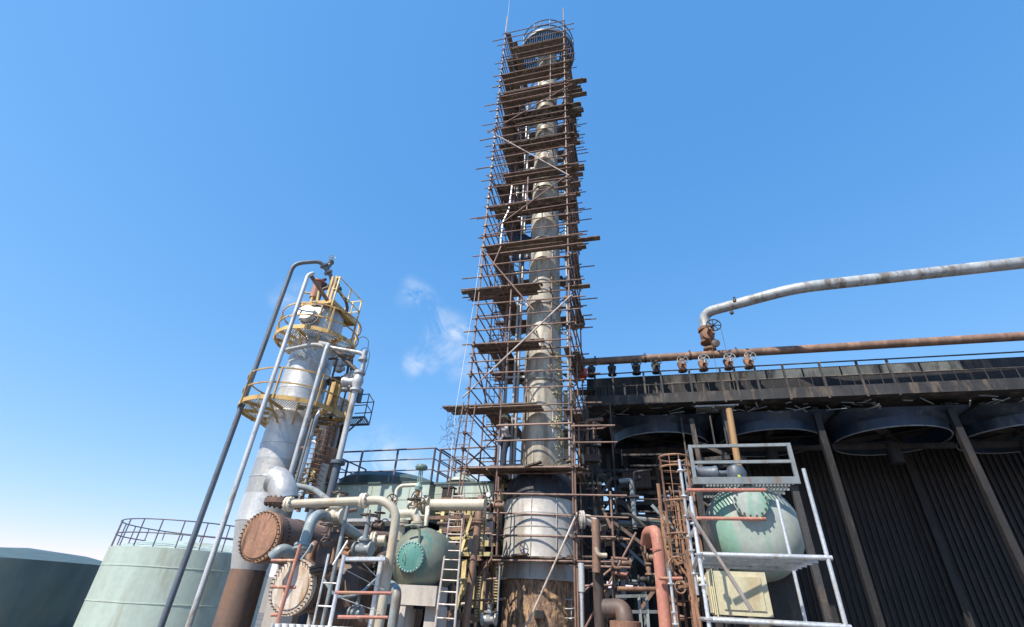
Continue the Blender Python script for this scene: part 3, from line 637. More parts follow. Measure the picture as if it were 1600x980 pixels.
# square yellow top platform on the right with rails
q0 = P(488, 478, 16.0); zq = q0.z
def Q(x, y, z): return TA + E1 * x + E2 * y + ZU * z
mb = MB()
for a, b in (((-.7, -.75), (.80, -.75)), ((.80, -.75), (.80, 1.0)), ((.80, 1.0), (-.7, 1.0)), ((-.7, 1.0), (-.7, -.75)), ((.3, -.75), (.3, 1.0))): mb.beam(Q(*a, zq), Q(*b, zq), .05, .16)
for i in range(22): mb.beam(Q(-.65 + .068 * i, -.7, zq + .06), Q(-.65 + .068 * i, .97, zq + .06), .06, .02)
for a in ((.45, -.72), (.62, -.72)): mb.beam(Q(*a, zq), Q(*a, zq + 1.25), .09, .06, E2)
for a in ((.80, -.75), (.80, 1.0), (.4, -.75)): mb.beam(Q(*a, zq - .9), Q(*a, zq), .06, .06)
top = tow.part('top_deck', mb, M['yellow'])
mb = MB()
for h in (.6, 1.15):
    mb.tube([Q(.6, -.75, zq + h), Q(.80, -.75, zq + h), Q(.80, 1.0, zq + h), Q(.2, 1.0, zq + h)], .025, 6)
for a in ((.80, -.75), (.80, .1), (.80, 1.0), (.4, 1.0)): mb.beam(Q(*a, zq), Q(*a, zq + 1.17), .05, .05)
tow.part('handrail', mb, M['paley'], top)
mb = MB(); mb.lathe(P(490, 466, 16.0), ZU, [(.17, 0), (.17, .75), (.24, .76), (.24, .82), (.1, .9)], 20); tow.part('relief_valve', mb, M['pink'])
for px, py, s_ in ((505, 446, .13), (507, 437, .07), (503, 450, .1), (512, 448, .08), (528, 452, .12), (527, 445, .08), (529, 437, .05)):
    mb = MB(); c = P(px, py, 16.1); mb.lathe(c - ZU * s_, ZU, [(s_ * .5, 0), (s_, .05), (s_, s_), (s_ * .6, s_ * 1.3), (s_ * .6, s_ * 2)], 14); mb.lathe(c - E1 * s_, E1, [(s_ * .8, 0), (s_ * .8, s_ * .25), (s_ * .35, s_ * .3), (s_ * .35, s_ * 1.7), (s_ * .8, s_ * 1.75), (s_ * .8, s_ * 2)], 14); tow.part('valve', mb, M['coupler'])
mb = MB(); mb.tube([P(497, 470, 16), P(503, 452, 16), P(517, 449, 16)], .07, 10, .2); mb.tube([P(530, 455, 16.2), P(540, 470, 16.2), P(543, 480, 16.2), P(541, 490, 16.2)], .06, 10, .3); tow.part('head_pipe', mb, M['dkpipe'])
mb = MB(); mb.beam(P(491, 455, 15.9), P(484, 480, 15.9), .08, .08); mb.beam(P(500, 448, 15.9), P(494, 480, 15.9), .08, .08); mb.tube([P(472, 457, 15.9), P(488, 459, 15.9)], .04, 8); mb.tube([P(473, 457, 15.9), P(468, 475, 15.9)], .04, 8); tow.part('pipe_support', mb, M['paley'])
for k, (x, y0, y1, Y, r_, m_) in enumerate(((527, 560, 640, 15.9, .04, 'dkpipe'), (533, 590, 655, 16.2, .05, 'burnt2'), (541, 610, 690, 16.6, .035, 'brpipe'), (520, 660, 760, 16.0, .045, 'brpipe'), (529, 668, 752, 16.8, .06, 'ltgrey'), (494, 690, 775, 15.3, .035, 'galv'), (479, 700, 790, 15.2, .05, 'brpipe'), (533, 690, 745, 17.0, .03, 'dkpipe'))):
    a, b = VL(x, y0, Y, y1); mb = MB(); mb.tube([b, a, a - E1 * .35], r_, 8, .1); tow.part('service_pipe', mb, M[m_])
# big black arch pipe
mb = MB(); mb.tube([VL(459, 412, 15.6, 985)[1], P(459, 412, 15.6), P(503, 408, 15.9), P(519, 435, 16.2), P(517, 446, 16.2)], .085, 12, .35)
t = T('arch_pipe', 'dark blue grey pipe arching over the top of the silver tower', 'pipe', P(517, 446, 16.2)); ap = t.part('pipe', mb, M['slate'])
mb = MB(); c = P(510, 421, 16.05); dd = (P(519, 435, 16.2) - P(503, 408, 15.9)).normalized()
mb.lathe(c - dd * .2, dd, [(.18, 0), (.18, .06), (.1, .07), (.1, .32), (.18, .33), (.18, .4)], 18); mb.tube([c, c + V((.1, 0, .3))], .09, 10); mb.lathe(c + V((.1, 0, .28)), ZU, [(.06, 0), (.12, .05), (.12, .14), (.05, .2)], 14)
va = t.part('valve', mb, M['greyst']); mb = MB(); mb.wheel(c + V((.12, -.1, .55)), V((.3, -1, .3)), .14, .015); t.part('handwheel', mb, M['greyst'], va)
def pipe(label, pts, r, mat, name='pipe', cat='pipe', bend=.2, n=12, flanges=(), group=None, extra=None):
    """a pipe run; flanges are fractions along the polyline that carry a bolted flange pair"""
    mb = MB(); mb.tube(pts, r, n, bend); base = V(pts[0]) if pts[0].z < pts[-1].z else V(pts[-1])
    if not flanges and not extra: return single(name, label, cat, mb, M[mat], group)
    t = T(name, label, cat, base, group); o = t.part('run', mb, M[mat])
    for i, fr in flanges:
        a, b = V(pts[i]), V(pts[i + 1]); c = a.lerp(b, fr); d = (b - a).normalized(); mb = MB()
        mb.lathe(c - d * .05, d, [(r, 0), (r * 1.7, 0), (r * 1.7, .04), (r * 1.5, .042), (r * 1.5, .058), (r * 1.7, .06), (r * 1.7, .1), (r, .1)], 20); mb.bolts(c - d * .07, d, r * 1.45, 10, r * .1, .14)
        t.part('flange', mb, M[mat])
    return t
# pipe beside the tower, top bend to brown arm
a, b = VL(483, 425, 14.6, 985)
pipe('tall silver pipe running up the left face of the silver tower to its top', [b, a - ZU * .15, a + V((.12, .1, .02)), P(487, 428, 14.8)], .075, 'ltgrey', bend=.15)
pipe('brown pipe slanting down from the top of the tall silver pipe', [P(486, 431, 14.8), P(512, 470, 15.4)], .075, 'brpipe')
a, b = VL(511, 542, 14.4, 752)
pipe('long silver pipe crossing in front of the lower yellow platform', [b - ZU * .1, a, P(514, 539, 14.7), P(500, 536, 15.3)], .075, 'ltgrey', bend=.15)
pipe('grey pipe elbowing off the tower below its upper platform to the right', [P(443, 548, 15.6), P(490, 538, 15.2), P(520, 544, 14.9), P(571, 553, 14.9), P(563, 590, 14.9)], .075, 'ltgrey', bend=.25)
pipe('grey brown strut pipe slanting down from the tower to the valve', [P(519, 543, 15.2), P(561, 583, 15.0)], .075, 'dkpipe')
a, b = VL(495, 650, 14.7, 760); pipe('thin silver pipe under the lower yellow platform', [b, a, P(499, 643, 14.8)], .045, 'ltgrey', bend=.1)
a, b = VL(489, 655, 14.9, 775); pipe('thin shaded pipe close behind the long silver pipe', [b, a], .04, 'greyst')
a, b = VL(557, 602, 14.9, 722)
t = T('valve_riser', 'light grey riser pipe with globe valve right of the silver tower', 'pipe', b)
mb = MB(); mb.tube([b, a], .095, 14); rz = t.part('riser', mb, M['ltgrey'])
mb = MB(); a2, b2 = VL(528, 723, 14.9, 790); mb.tube([a2, b2], .12, 14); mb.lathe(a2 - ZU * .05, ZU, [(.12, 0), (.22, 0), (.22, .1), (.1, .1)], 20); t.part('lower_riser', mb, M['slate'])
mb = MB(); c = P(559, 596, 14.9)
mb.lathe(c - ZU * .35, ZU, [(.1, 0), (.19, 0), (.19, .07), (.12, .1), (.17, .25), (.19, .35), (.17, .45), (.12, .6), (.19, .62), (.19, .7), (.1, .72)], 20); mb.lathe(c - E1 * .55, E1, [(.12, 0), (.18, .02), (.18, .12), (.12, .2), (.12, .5)], 16)
t.part('globe_valve', mb, M['ltgrey'])
mb = MB(); c2 = c + ZU * .75; mb.lathe(c2, ZU, [(.08, 0), (.16, .02), (.16, .1), (.08, .14), (.08, .4)], 16); t.part('check_valve', mb, M['ltgrey'])
# thin conduit hoops
mb = MB(); mb.tube([P(553, 541, 15.2), P(556, 532, 15.2), P(566, 525, 15.2), P(576, 530, 15.2), P(575, 545, 15.2), P(567, 590, 15.2)], .014, 6, .3); single('conduit_hoop', 'thin wire conduit looping over the grey elbow pipe', 'conduit', mb, M['slate'])
mb = MB(); mb.tube([P(563, 550, 15.6), P(566, 544, 15.6), P(573, 543, 15.6), P(578, 550, 15.6), P(575, 570, 15.6), P(563, 600, 15.6)], .014, 6, .2); single('conduit_hoop', 'smaller second wire conduit loop right of the grey elbow pipe', 'conduit', mb, M['slate'])
# equipment cluster on the tower's right flank
t = T('instrument_skid', 'cluster of grey valves and actuators on a dark ring platform right of the tower', 'valve cluster', P(535, 605, 16.6))
mb = MB(); mb.lathe(P(537, 600, 16.8), ZU, [(.1, -.06), (.62, -.06), (.62, 0), (.1, 0)], 28); t.part('deck', mb, M['burnt2'])
for px, py, s_ in ((531, 568, .17), (530, 577, .13), (548, 588, .16), (545, 600, .17), (540, 606, .15), (553, 598, .13)):
    mb = MB(); c = P(px, py, 16.3); mb.lathe(c - ZU * s_, ZU, [(s_ * .6, 0), (s_, s_ * .3), (s_, s_ * 1.3), (s_ * .5, s_ * 1.7), (s_ * .5, s_ * 2.2)], 16); mb.lathe(c - E1 * s_ * 1.5, E1, [(s_ * .7, 0), (s_ * .7, s_ * .3), (s_ * .4, s_ * .35), (s_ * .4, s_ * 2.6), (s_ * .7, s_ * 2.65), (s_ * .7, s_ * 3)], 14); t.part('actuator', mb, M['ltgrey'])
for (a, b) in (((546, 560), (540, 600)), ((550, 562), (548, 585)), ((535, 588), (552, 615)), ((528, 615), (545, 600))): mb = MB(); mb.tube([P(*a, 16.4), P(*b, 16.4)], .05, 8); t.part('pipe', mb, M['dkpipe'])
# yellow brown column of framing between towers
mb = MB(); a, b = VL(524, 598, 15.6, 640); mb.beam(a, b, .16, .16); a, b = VL(532, 600, 15.7, 645); mb.beam(a, b, .1, .12)
single('yellow_bracket_post', 'orange yellow upright channel posts standing on the lower platform', 'post', mb, M['yellow'])
# slim silver vessel behind with slate side platform
t = T('slim_vessel', 'slim silver vessel behind the big tower with a small dark side platform', 'vessel', (*P(536, 640, 18.6).xy, 0))
sx = P(536, 640, 18.6); zt = zat(548, 632, 18.6)
def sv(dx, dy, z): return V((sx.x + dx, sx.y + dy, z))
mb = MB(); mb.lathe(sv(0, 0, 0), ZU, [(.36, 0), (.36, zt - .5), (.36, zt - .02), (.28, zt + .12), (.1, zt + .18)], 32); t.part('shell', mb, M['silver'])
zp = zat(560, 656, 18.2)
mb = MB(); mb.beam(sv(.3, -.5, zp), sv(1.15, -.75, zp), .05, .08); mb.beam(sv(.3, .35, zp), sv(1.15, .1, zp), .05, .08); mb.beam(sv(1.15, -.75, zp), sv(1.15, .1, zp), .05, .08); mb.beam(sv(.3, -.3, zp - .7), sv(1.0, -.5, zp), .05, .05)
for i in range(10): mb.beam(sv(.3 + .09 * i, -.5 - .03 * i, zp), sv(.3 + .09 * i, .35 - .03 * i, zp), .03, .03)
sp = t.part('side_platform', mb, M['slate'])
mb = MB()
for h in (.5, .95): mb.tube([sv(.35, -.52, zp + h), sv(1.15, -.75, zp + h), sv(1.15, .1, zp + h), sv(.4, .33, zp + h)], .022, 6)
for q in ((1.15, -.75), (1.15, .1), (.6, -.59)): mb.tube([sv(*q, zp), sv(*q, zp + .97)], .022, 6)
t.part('handrail', mb, M['slate'], sp)
mb = MB(); mb.box(sv(.55, -.3, zp + 1.05), .3, .25, .55); t.part('junction_box', mb, M['slate'], sp)
# rusty ladder tower between tower and tank
t = T('access_frame', 'brown steel access frame with ladder cages between the silver tower and the tank', 'frame', P(488, 790, 16.6))
px_ = ((500, 672, 15.6), (513, 668, 15.6), (526, 668, 16.6), (536, 664, 17.2))
for x, y, Y in px_:
    a, b = VL(x, y, Y, 800); mb = MB(); mb.beam(a, b, .09, .09); t.part('post', mb, M['brpipe'])
for y in (690, 712, 735, 752, 770):
    a = VL(500, 672, 15.6, y)[1]; b = VL(526, 668, 16.6, y)[1]; c = VL(536, 664, 17.2, y)[1]; mb.beam(a, b, .06, .08); mb.beam(b, c, .05, .06)
t.part('crossbar', mb, M['brpipe'])
mb = MB()
for k in range(16):
    a = VL(506, 670, 15.5, 676 + 7.5 * k)[1]; mb.arc(a, .34, -2.9, .2, .012, 10, 5)
for x in (502, 510): a, b = VL(x, 672, 15.5, 800); mb.tube([a, b], .025, 6)
t.part('ladder_cage', mb, M['rustor'])
a, b = VL(507, 667, 15.9, 722); mb = MB(); mb.tube([a, b], .16, 16); t.part('cream_duct', mb, M['cream'])
a, b = VL(505, 726, 15.9, 795); mb = MB(); mb.tube([a, b], .2, 16); t.part('grey_duct', mb, M['conc'])
rn = random.Random(8)
for i in range(20):
    mb = MB(); a = VL(484, 720, 15.4, 735 + rn.uniform(0, 45))[1]; mb.beam(a + V((rn.uniform(-.3, .3), rn.uniform(-.2, .2), 0)), a + V((rn.uniform(-.2, .3), 0, rn.uniform(.1, .3))), .06, .05); t.part('bracket', mb, M['paley'])
c = P(510, 715, 16.2); mb = MB(); mb.lathe(c - ZU * .7, ZU, [(.36, 0), (.36, .9), (.3, 1.0), (.1, 1.05)], 24); t.part('rusty_drum', mb, M['rustor'])
pipe('dark brown pipe curving from the tower foot to the cream pipe', [P(452, 757, 13.8), P(490, 764, 13.4), P(513, 782, 12.6), P(514, 795, 12.4)], .075, 'greyst', bend=.3)
# silver segmented elbow at lower left
mb = MB(); pts = [P(425, 748, 13.2), P(437, 752, 13.2), P(443, 768, 13.1), P(444, 782, 13.1)]
mb.tube(pts, .34, 24, .5, 8); t = T('lagged_elbow', 'segmented silver lagged elbow at the foot of the silver tower', 'pipe', pts[-1]); t.part('lagging', mb, M['silver'])
mb = MB(); mb.lathe(pts[-1], ZU, [(.3, -.12), (.46, -.12), (.46, 0), (.3, 0)], 28); mb.bolts(pts[-1] - ZU * .16, ZU, .41, 18, .03, .2); t.part('flange', mb, M['brownv'])
# ================================================================== tanks
def railing(t, pts, zb, mat, hs=(.38, .74, 1.1), name='handrail', r=.03, midx=None):
    mb = MB()
    for h in hs: mb.tube([V((p[0], p[1], zb + h)) for p in pts], r if h == hs[-1] else r * .7, 6)
    for a, b in zip(pts, pts[1:]):
        L_ = (V(b) - V(a)).length; k = max(1, round(L_ / 1.35))
        for i in range(k + 1):
            p = V(a).lerp(V(b), i / k); mb.beam(V((p.x, p.y, zb)), V((p.x, p.y, zb + hs[-1])), .055, .055)
    return t.part(name, mb, mat)
def boxtank(label, p0, p1, dep, zb, zt, mat):
    """flat sided tank: p0,p1 front top corners (same height)"""
    a = V((p0.x, p0.y, 0)); b = V((p1.x, p1.y, 0)); u = (b - a).normalized(); v = ZU.cross(u)
    t = T('steel_tank', label, 'tank', (a + b) / 2 + v * dep / 2)
    mb = MB(); c = (a + b) / 2 + v * dep / 2; L_ = (b - a).length
    mb.box(c + ZU * (zb + zt) / 2, L_, dep, zt - zb, ex=u)
    t.part('shell', mb, mat)
    mb = MB(); mb.box(c + ZU * (zt + .03), L_ + .1, dep + .1, .06, ex=u); t.part('roof_rim', mb, M['dgreen'])
    mb = MB(); mb.box(c + ZU * (zb / 2), L_ - .3, dep - .6, zb, ex=u); t.part('shade_wall', mb, M['navy'])  # dark wall added in place of the shade beneath the raised tank
    mb = MB(); k = 3
    for i in range(k): mb.beam(a.lerp(b, (i + .5) / k) + ZU * zb - v * .008, a.lerp(b, (i + .5) / k) + ZU * zt - v * .008, .02, .01, u)
    mb.beam(a + ZU * (zb + .55 * (zt - zb)) - v * .008, b + ZU * (zb + .55 * (zt - zb)) - v * .008, .01, .02)
    t.part('weld_seam', mb, mat)
    return t, a, b, u, v
p0 = P(500, 758.6, 17.6); p1 = Pz(672, 754.5, p0.z)
tk, a, b, u, v = boxtank('long pale green tank with purple railing in front of the green dome', p0, p1, 2.6, zat(600, 812, 16.6), p0.z, M['pgreen'])
railing(tk, [a + v * 2.5, a + v * .05, b + v * .05, b + v * 2.5], p0.z + .06, M['rail'])
q0 = P(681, 757.5, 16.0); q1 = Pz(772, 755, q0.z)
tk2, a2, b2, u2, v2 = boxtank('shorter pale green tank with railing behind the scaffold ladder', q0, q1, 2.6, zat(720, 787, 15.6), q0.z, M['pgreen'])
railing(tk2, [a2 + v2 * 2.5, a2 + v2 * .05, b2 + v2 * .05], q0.z + .06, M['rail'])
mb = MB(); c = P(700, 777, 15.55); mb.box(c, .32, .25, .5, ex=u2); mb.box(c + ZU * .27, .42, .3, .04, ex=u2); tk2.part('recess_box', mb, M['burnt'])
mb = MB(); mb.lathe(P(722, 750, 16.8) - ZU * .1, ZU, [(.5, 0), (.45, .1), (.2, .2), (.2, .3), (.02, .33)], 24); tk2.part('vent_cap', mb, M['pgreen'])
c = P(612, 757, 20.0)
mb = MB(); mb.lathe(V((c.x, c.y, 0)), ZU, [(2.05, 0), (2.05, c.z - .1), (1.7, c.z + .12), (1.1, c.z + .27), (.5, c.z + .34), (.02, c.z + .36)], 48)
t = T('domed_tank', 'dark green domed tank roof rising behind the long pale green tank', 'tank', (c.x, c.y, 0)); t.part('shell', mb, M['dgreen'])
mb = MB(); mb.box(P(597, 750, 18.2) , .7, .3, .18); t.part('hatch', mb, M['ltgrey'])
c = P(672, 778, 18.5); mb = MB(); mb.lathe(V((c.x, c.y, 0)), ZU, [(.75, 0), (.75, c.z - .1), (.55, c.z + .1), (.02, c.z + .22)], 32); single('domed_tank', 'small dark domed tank showing in the gap between the two pale green tanks', 'tank', mb, M['slate'])
# ================================================================== lower left equipment
# exchangers: axis back into the yard to the right
AX = (P(600, 955, 13.6) - P(455, 917, 10.2)); AX.z = 0; AX.normalize()
def exch(label, c, r, L_, cover, body, nb=40, ax=AX, thick=.14, band=None, rf=1.15):
    t = T('heat_exchanger', label, 'heat exchanger', V((c.x, c.y, max(0, c.z - r - .2))))
    mb = MB(); mb.lathe(c, -ax, [(r * rf, -thick * .5), (r * rf, thick * .1), (r * .92, thick * .16), (r * .9, thick * .3), (.001, thick * .36)], 48); cv = t.part('end_cover', mb, M[cover])
    mb = MB(); mb.bolts(c + ax * .32, -ax, r * (rf - .07), nb, r * .024, .40); t.part('studs', mb, M['coupler'], cv)
    mb = MB(); mb.lathe(c, ax, [(r * rf, thick * .7), (r * rf, thick * 1.6), (r, thick * 1.7), (r, L_ * .22), (r * rf * .97, L_ * .22), (r * rf * .97, L_ * .25), (r * .98, L_ * .25), (r * .98, L_), (r * .7, L_ + r * .4), (.05, L_ + r * .55)], 48); t.part('shell', mb, M[body])
    mb = MB(); mb.bolts(c + ax * (L_ * .2), ax, r * (rf - .08), nb, r * .024, .3); t.part('girth_bolts', mb, M['coupler'])
    for q in (.3, .75):
        p = c + ax * (L_ * q); sdv = ax.cross(ZU); mb = MB(); mb.add([p + sdv * s_ * r * .8 + ax * d_ + ZU * h for h in (-p.z, -r * .4) for s_, d_ in ((-1, -.1), (1, -.1), (1, .1), (-1, .1))], [(3, 2, 1, 0), (4, 5, 6, 7), (0, 1, 5, 4), (1, 2, 6, 5), (2, 3, 7, 6), (3, 0, 4, 7)]); t.part('saddle', mb, M['conc'])
    return t
exch('big heat exchanger with peeling rusty white end cover behind a leaning tube', P(457, 917, 10.2), .40, 4.0, 'flange', 'brownv')
exch('brown heat exchanger with orange end cover at the edge above the peeling one', P(407, 838, 10.8), .45, 4.2, 'rustor', 'brownv', 36, rf=1.08)
# big brown shells crossing behind (backs of further exchangers)
def drum(label, a, b, r, mat, name='shell_drum'):
    ax = (b - a).normalized(); L_ = (b - a).length; mb = MB(); mb.lathe(a, ax, [(.05, -r * .4), (r * .7, -r * .25), (r, 0), (r, L_ * .5 - .04), (r * 1.03, L_ * .5 - .04), (r * 1.03, L_ * .5 + .04), (r, L_ * .5 + .04), (r, L_), (r * .7, L_ + r * .25), (.05, L_ + r * .4)], 40); return single(name, label, 'drum', mb, M[mat])
drum('reddish brown drum lying behind the steel ladder under the gangway', P(520, 925, 11.3), P(625, 965, 13.6), .62, 'brownv')
drum('brown drum slanting back below the grey valve', P(500, 833, 12.6), P(600, 890, 15.6), .34, 'brownv')
drum('dark brown pipe drum running back behind the curved grey pipe', P(498, 812, 13.2), P(575, 852, 16.0), .22, 'dkpipe')
drum('shaded brown drum just above the gangway plank', P(540, 888, 11.6), P(620, 915, 13.2), .36, 'dkpipe')
# green vessel with teal cover
GX = (P(668, 882, 12.2) - P(629, 865, 10.7)); GX.z = -.02; GX.normalize()
gc = P(629, 866, 10.6)
t = T('green_vessel', 'faded green horizontal vessel with bolted teal end cover', 'vessel', V((gc.x, gc.y, gc.z - .8)))
r = .62; gvc = P(652, 873, 11.0)
mb = MB(); mb.lathe(gvc, GX, [(.26, -.34), (.34, -.30), (.46, -.22), (.56, -.1), (.61, .05), (r, .2), (r, 1.1), (.56, 1.35), (.4, 1.5), (.05, 1.58)], 56); t.part('shell', mb, M['olive'])
mb = MB(); mb.lathe(gvc - GX * .34, -GX, [(.285, -.06), (.285, .05), (.25, .06), (.02, .075)], 40); cv = t.part('end_cover', mb, M['teal'])
mb = MB(); mb.lathe(gvc - GX * .28, -GX, [(.26, -.1), (.26, .03)], 40); t.part('neck', mb, M['olive'])
mb = MB(); mb.bolts(gvc - GX * .22, -GX, .262, 26, .014, .20); t.part('studs', mb, M['ltgrey'], cv)
cp = gvc - GX * .42
mb = MB(); sdv = GX.cross(ZU).normalized(); mb.tube([cp + sdv * -.12 + ZU * .05, cp - GX * .06 + sdv * -.12 + ZU * .04, cp - GX * .06 + sdv * -.12 - ZU * .08, cp + sdv * -.12 - ZU * .08], .008, 6, .03); t.part('handle', mb, M['teal'], cv)
mb = MB(); h0 = P(633, 822, 10.7); mb.tube([P(632, 822, 10.6), P(648, 820, 10.6), P(656, 827, 10.65), P(655, 852, 10.65), P(648, 855, 10.6)], .025, 8, .1); t.part('bent_tube', mb, M['olive'])
for q in (.15, .95):
    p = gvc + GX * q; mb = MB(); mb.box(V((p.x, p.y, p.z - .62)), 1.0, .16, .5, ex=GX.cross(ZU)); t.part('saddle', mb, M['navy'])
# concrete pier under it
cb = P(640, 917, 10.9)
t = T('concrete_pier', 'pale concrete portal pier carrying the green vessel', 'pier', V((gvc.x + .1, gvc.y + .3, 0)))
zb = zat(650, 946, 10.9); ztp = zat(650, 915, 10.9)
bx = GX.cross(ZU).normalized(); ctr = V((gvc.x, gvc.y, 0)) + GX * .25
mb = MB(); 
mb.box(V((P(652, 930, 10.9).x, 10.95, (zb + ztp) / 2)), 1.02, .6, ztp - zb, ex=E1); t.part('cross_beam', mb, M['conc'])
for x in (632, 682):
    p = P(x, 950, 10.95); mb = MB(); mb.box(V((p.x, 10.98, zb / 2 - .002)), .26, .5, zb - .004, ex=E1); t.part('pillar', mb, M['conc'])
# cream pipe bending down in front
pipe('thick cream pipe crossing the left and bending down past the teal cover', [P(449, 788, 9.2), P(600, 781, 8.85), P(620, 800, 8.8), VL(613, 850, 8.8, 845)[1], VL(613, 850, 8.8, 1010)[1]], .075, 'cream', bend=.22, flanges=((0, .02), (0, .8)))
a, b = VL(598, 868, 8.9, 1000); pipe('galvanised pipe standing just left of the cream downpipe', [b, a], .05, 'galv')
a, b = VL(621, 925, 9.6, 1000); pipe('grey pipe elbow in front of the concrete pier', [b, a, P(612, 915, 9.9), P(600, 913, 10.4)], .085, 'gblue', bend=.15)
# grey-blue curved pipes on the far left
pipe('grey blue pipe curving over between the two end covers', [P(472, 862, 9.6), P(487, 812, 9.7), P(500, 803, 9.9), P(530, 818, 10.6), P(575, 848, 11.6)], .10, 'gblue', bend=.4, flanges=((0, .12),))
pipe('grey blue pipe elbow peeking above the peeling end cover', [P(425, 872, 9.9), P(440, 858, 9.9), P(462, 868, 10.2), P(478, 890, 10.4)], .11, 'gblue', bend=.25)
pipe('brown elbow pipe rising behind the peeling end cover', [P(503, 898, 10.0), P(505, 862, 10.0), P(513, 842, 10.3), P(530, 842, 10.8)], .13, 'dkpipe', bend=.25, flanges=((0, .25),))
pipe('rusty capped pipe stub between the brown drums and the teal cover', [P(582, 846, 11.2), P(602, 845, 11.2)], .11, 'cream', flanges=((0, .1),))
def valve(label, c, r, mat, wr=.2, up=ZU, stem=.5, ax=E1, wm='coupler', name='gate_valve'):
    t = T(name, label, 'valve', c - up * r)
    mb = MB(); mb.lathe(c - ax * r * 1.4, ax, [(r, 0), (r, r * .3), (r * .6, r * .35), (r * .8, r * 1.4), (r * .6, r * 2.45), (r, r * 2.5), (r, r * 2.8)], 20); mb.lathe(c, up, [(r * .8, 0), (r * .7, r * 1.0), (r * 1.0, r * 1.05), (r * 1.0, r * 1.3), (r * .4, r * 1.4), (r * .25, stem)], 18); bd = t.part('body', mb, M[mat])
    mb = MB(); mb.tube([c + up * stem, c + up * (stem + .1)], r * .12, 6); mb.wheel(c + up * stem, up, wr, .014); t.part('handwheel', mb, M[wm], bd)
    return t
valve('grey flanged gate valve with handwheel beside the gangway plank', P(567, 858, 10.4), .135, 'greyst', .17, stem=.62, wm='dkpipe')
valve('gate valve with handwheel under the cream pipe', P(523, 806, 10.2), .13, 'cream', .17, stem=.42)
valve('small dark valve with handwheel above the brown elbow pipe', P(511, 850, 9.6), .08, 'dkpipe', .2, stem=.32)
valve('small valve with pale handwheel by the thin beige elbow pipe', P(612, 786, 11.6), .07, 'cream', .12, up=V((.2, -1, .2)).normalized(), stem=.2)
valve('valve with pale handwheel on the riser under the control valve', P(662, 783, 12.0), .09, 'cream', .15, up=V((-.5, -.8, .2)).normalized(), stem=.28)
valve('beige handwheel valve on top of the green vessel nozzle', P(644, 800, 11.0), .08, 'cream', .14, stem=.25)
pipe('short beige nozzle pipe bending onto the green vessel', [P(623, 803, 11), P(646, 802, 11), P(653, 812, 11), P(652, 825, 11)], .085, 'cream', bend=.2, flanges=((2, .6),))
pipe('white vertical pipe stub left of the teal cover', [P(624, 845, 11), P(626, 812, 11)], .1, 'cream', flanges=((0, .8),))
pipe('thin beige elbow pipe leading to the control valve', [P(617, 786, 12.2), P(620, 765, 12.2), P(627, 759, 12.2), P(652, 758, 12.2)], .045, 'cream', bend=.15)
a, b = VL(658, 735, 12.2, 792)
t = T('control_valve', 'blue green control valve with round diaphragm head on a riser', 'valve', b)
mb = MB(); mb.lathe(a + ZU * .02, ZU, [(.06, -.02), (.14, 0), (.15, .03), (.155, .05), (.15, .07), (.12, .11), (.04, .13)], 24); t.part('diaphragm_head', mb, M['actu'])
mb = MB(); 
for s_ in (-1, 1): mb.tube([a + E1 * .045 * s_, a + E1 * .05 * s_ - ZU * .3], .014, 6)
mb.tube([a, a - ZU * .35], .018, 8); mb.lathe(a - ZU * .5, ZU, [(.05, 0), (.09, .03), (.1, .1), (.06, .16), (.05, .2)], 16); t.part('yoke', mb, M['actu'])
mb = MB(); mb.tube([a - ZU * .45, b], .05, 10); t.part('riser', mb, M['ochre'])
# cream header pipe running right behind the ladder
hp0 = P(640, 789, 12.6); hp1 = Pz(758, 789, hp0.z)
pipe('long cream header pipe behind the scaffold ladder below the tanks', [hp0, hp1], .135, 'cream', flanges=((0, .22),))
a = P(522, 812, 13.4); b = Pz(614, 811, a.z)
mb = MB()
for i in range(44): p = a.lerp(b, i / 43); mb.beam(p, p + E2 * .7, .02, .04)
for q in (0, .35, .7): mb.beam(a + E2 * q - ZU * .02, b + E2 * q - ZU * .02, .03, .07)
single('grating_walkway', 'pale steel grating walkway below the long pale green tank', 'walkway', mb, M['ltgrey'])
for lab, pts, r_, m_ in (('dark vertical pipe behind the cream pipe flange', [VL(520, 790, 11.4, 880)[1], P(520, 790, 11.4), P(500, 793, 11.6)], .06, 'dkpipe'), ('thin brown pipe rising beside the gate valve under the cream pipe', [VL(536, 800, 10.8, 900)[1], P(536, 800, 10.8), P(556, 797, 11.2)], .04, 'brpipe'),
    ('grey support post holding the cream pipe', [VL(544, 790, 9.3, 990)[1], P(544, 790, 9.3)], .035, 'greyst'), ('dark purple pipe under the grating walkway', [P(535, 832, 12.2), P(612, 838, 12.6)], .09, 'dkpipe'), ('brown pipe passing low behind the galvanised ladder', [P(490, 960, 10.4), P(590, 972, 10.8), VL(592, 972, 10.8, 1000)[1]], .11, 'brownv'),
    ('black pipe arching behind the teal cover', [P(588, 900, 11.5), P(590, 872, 11.6), P(606, 866, 11.9)], .08, 'burnt2'), ('thin cream pipe dropping to the green vessel top', [VL(668, 800, 11.6, 822)[1], P(668, 800, 11.6), P(668, 788, 12.2)], .05, 'cream'), ('small grey pipe looping above the brown drum', [P(556, 868, 11), P(560, 842, 11), P(578, 836, 11.2), P(582, 862, 11.4)], .035, 'ltgrey'),
    ('rusty upright pipe between the two end covers', [P(478, 905, 10.6), P(484, 862, 10.7), P(492, 850, 11)], .07, 'rustor'), ('dark pipe along the foot of the machine house', [P(560, 838, 15.5), P(700, 848, 15.5)], .10, 'burnt2'), ('pale blue hose drooping behind the steel ladder', [P(505, 905, 9.6), P(525, 935, 9.6), P(560, 930, 9.8), P(588, 905, 10)], .025, 'gblue')):
    pipe(lab, pts, r_, m_, bend=.15, flanges=((0, .5),) if r_ > .05 else ())
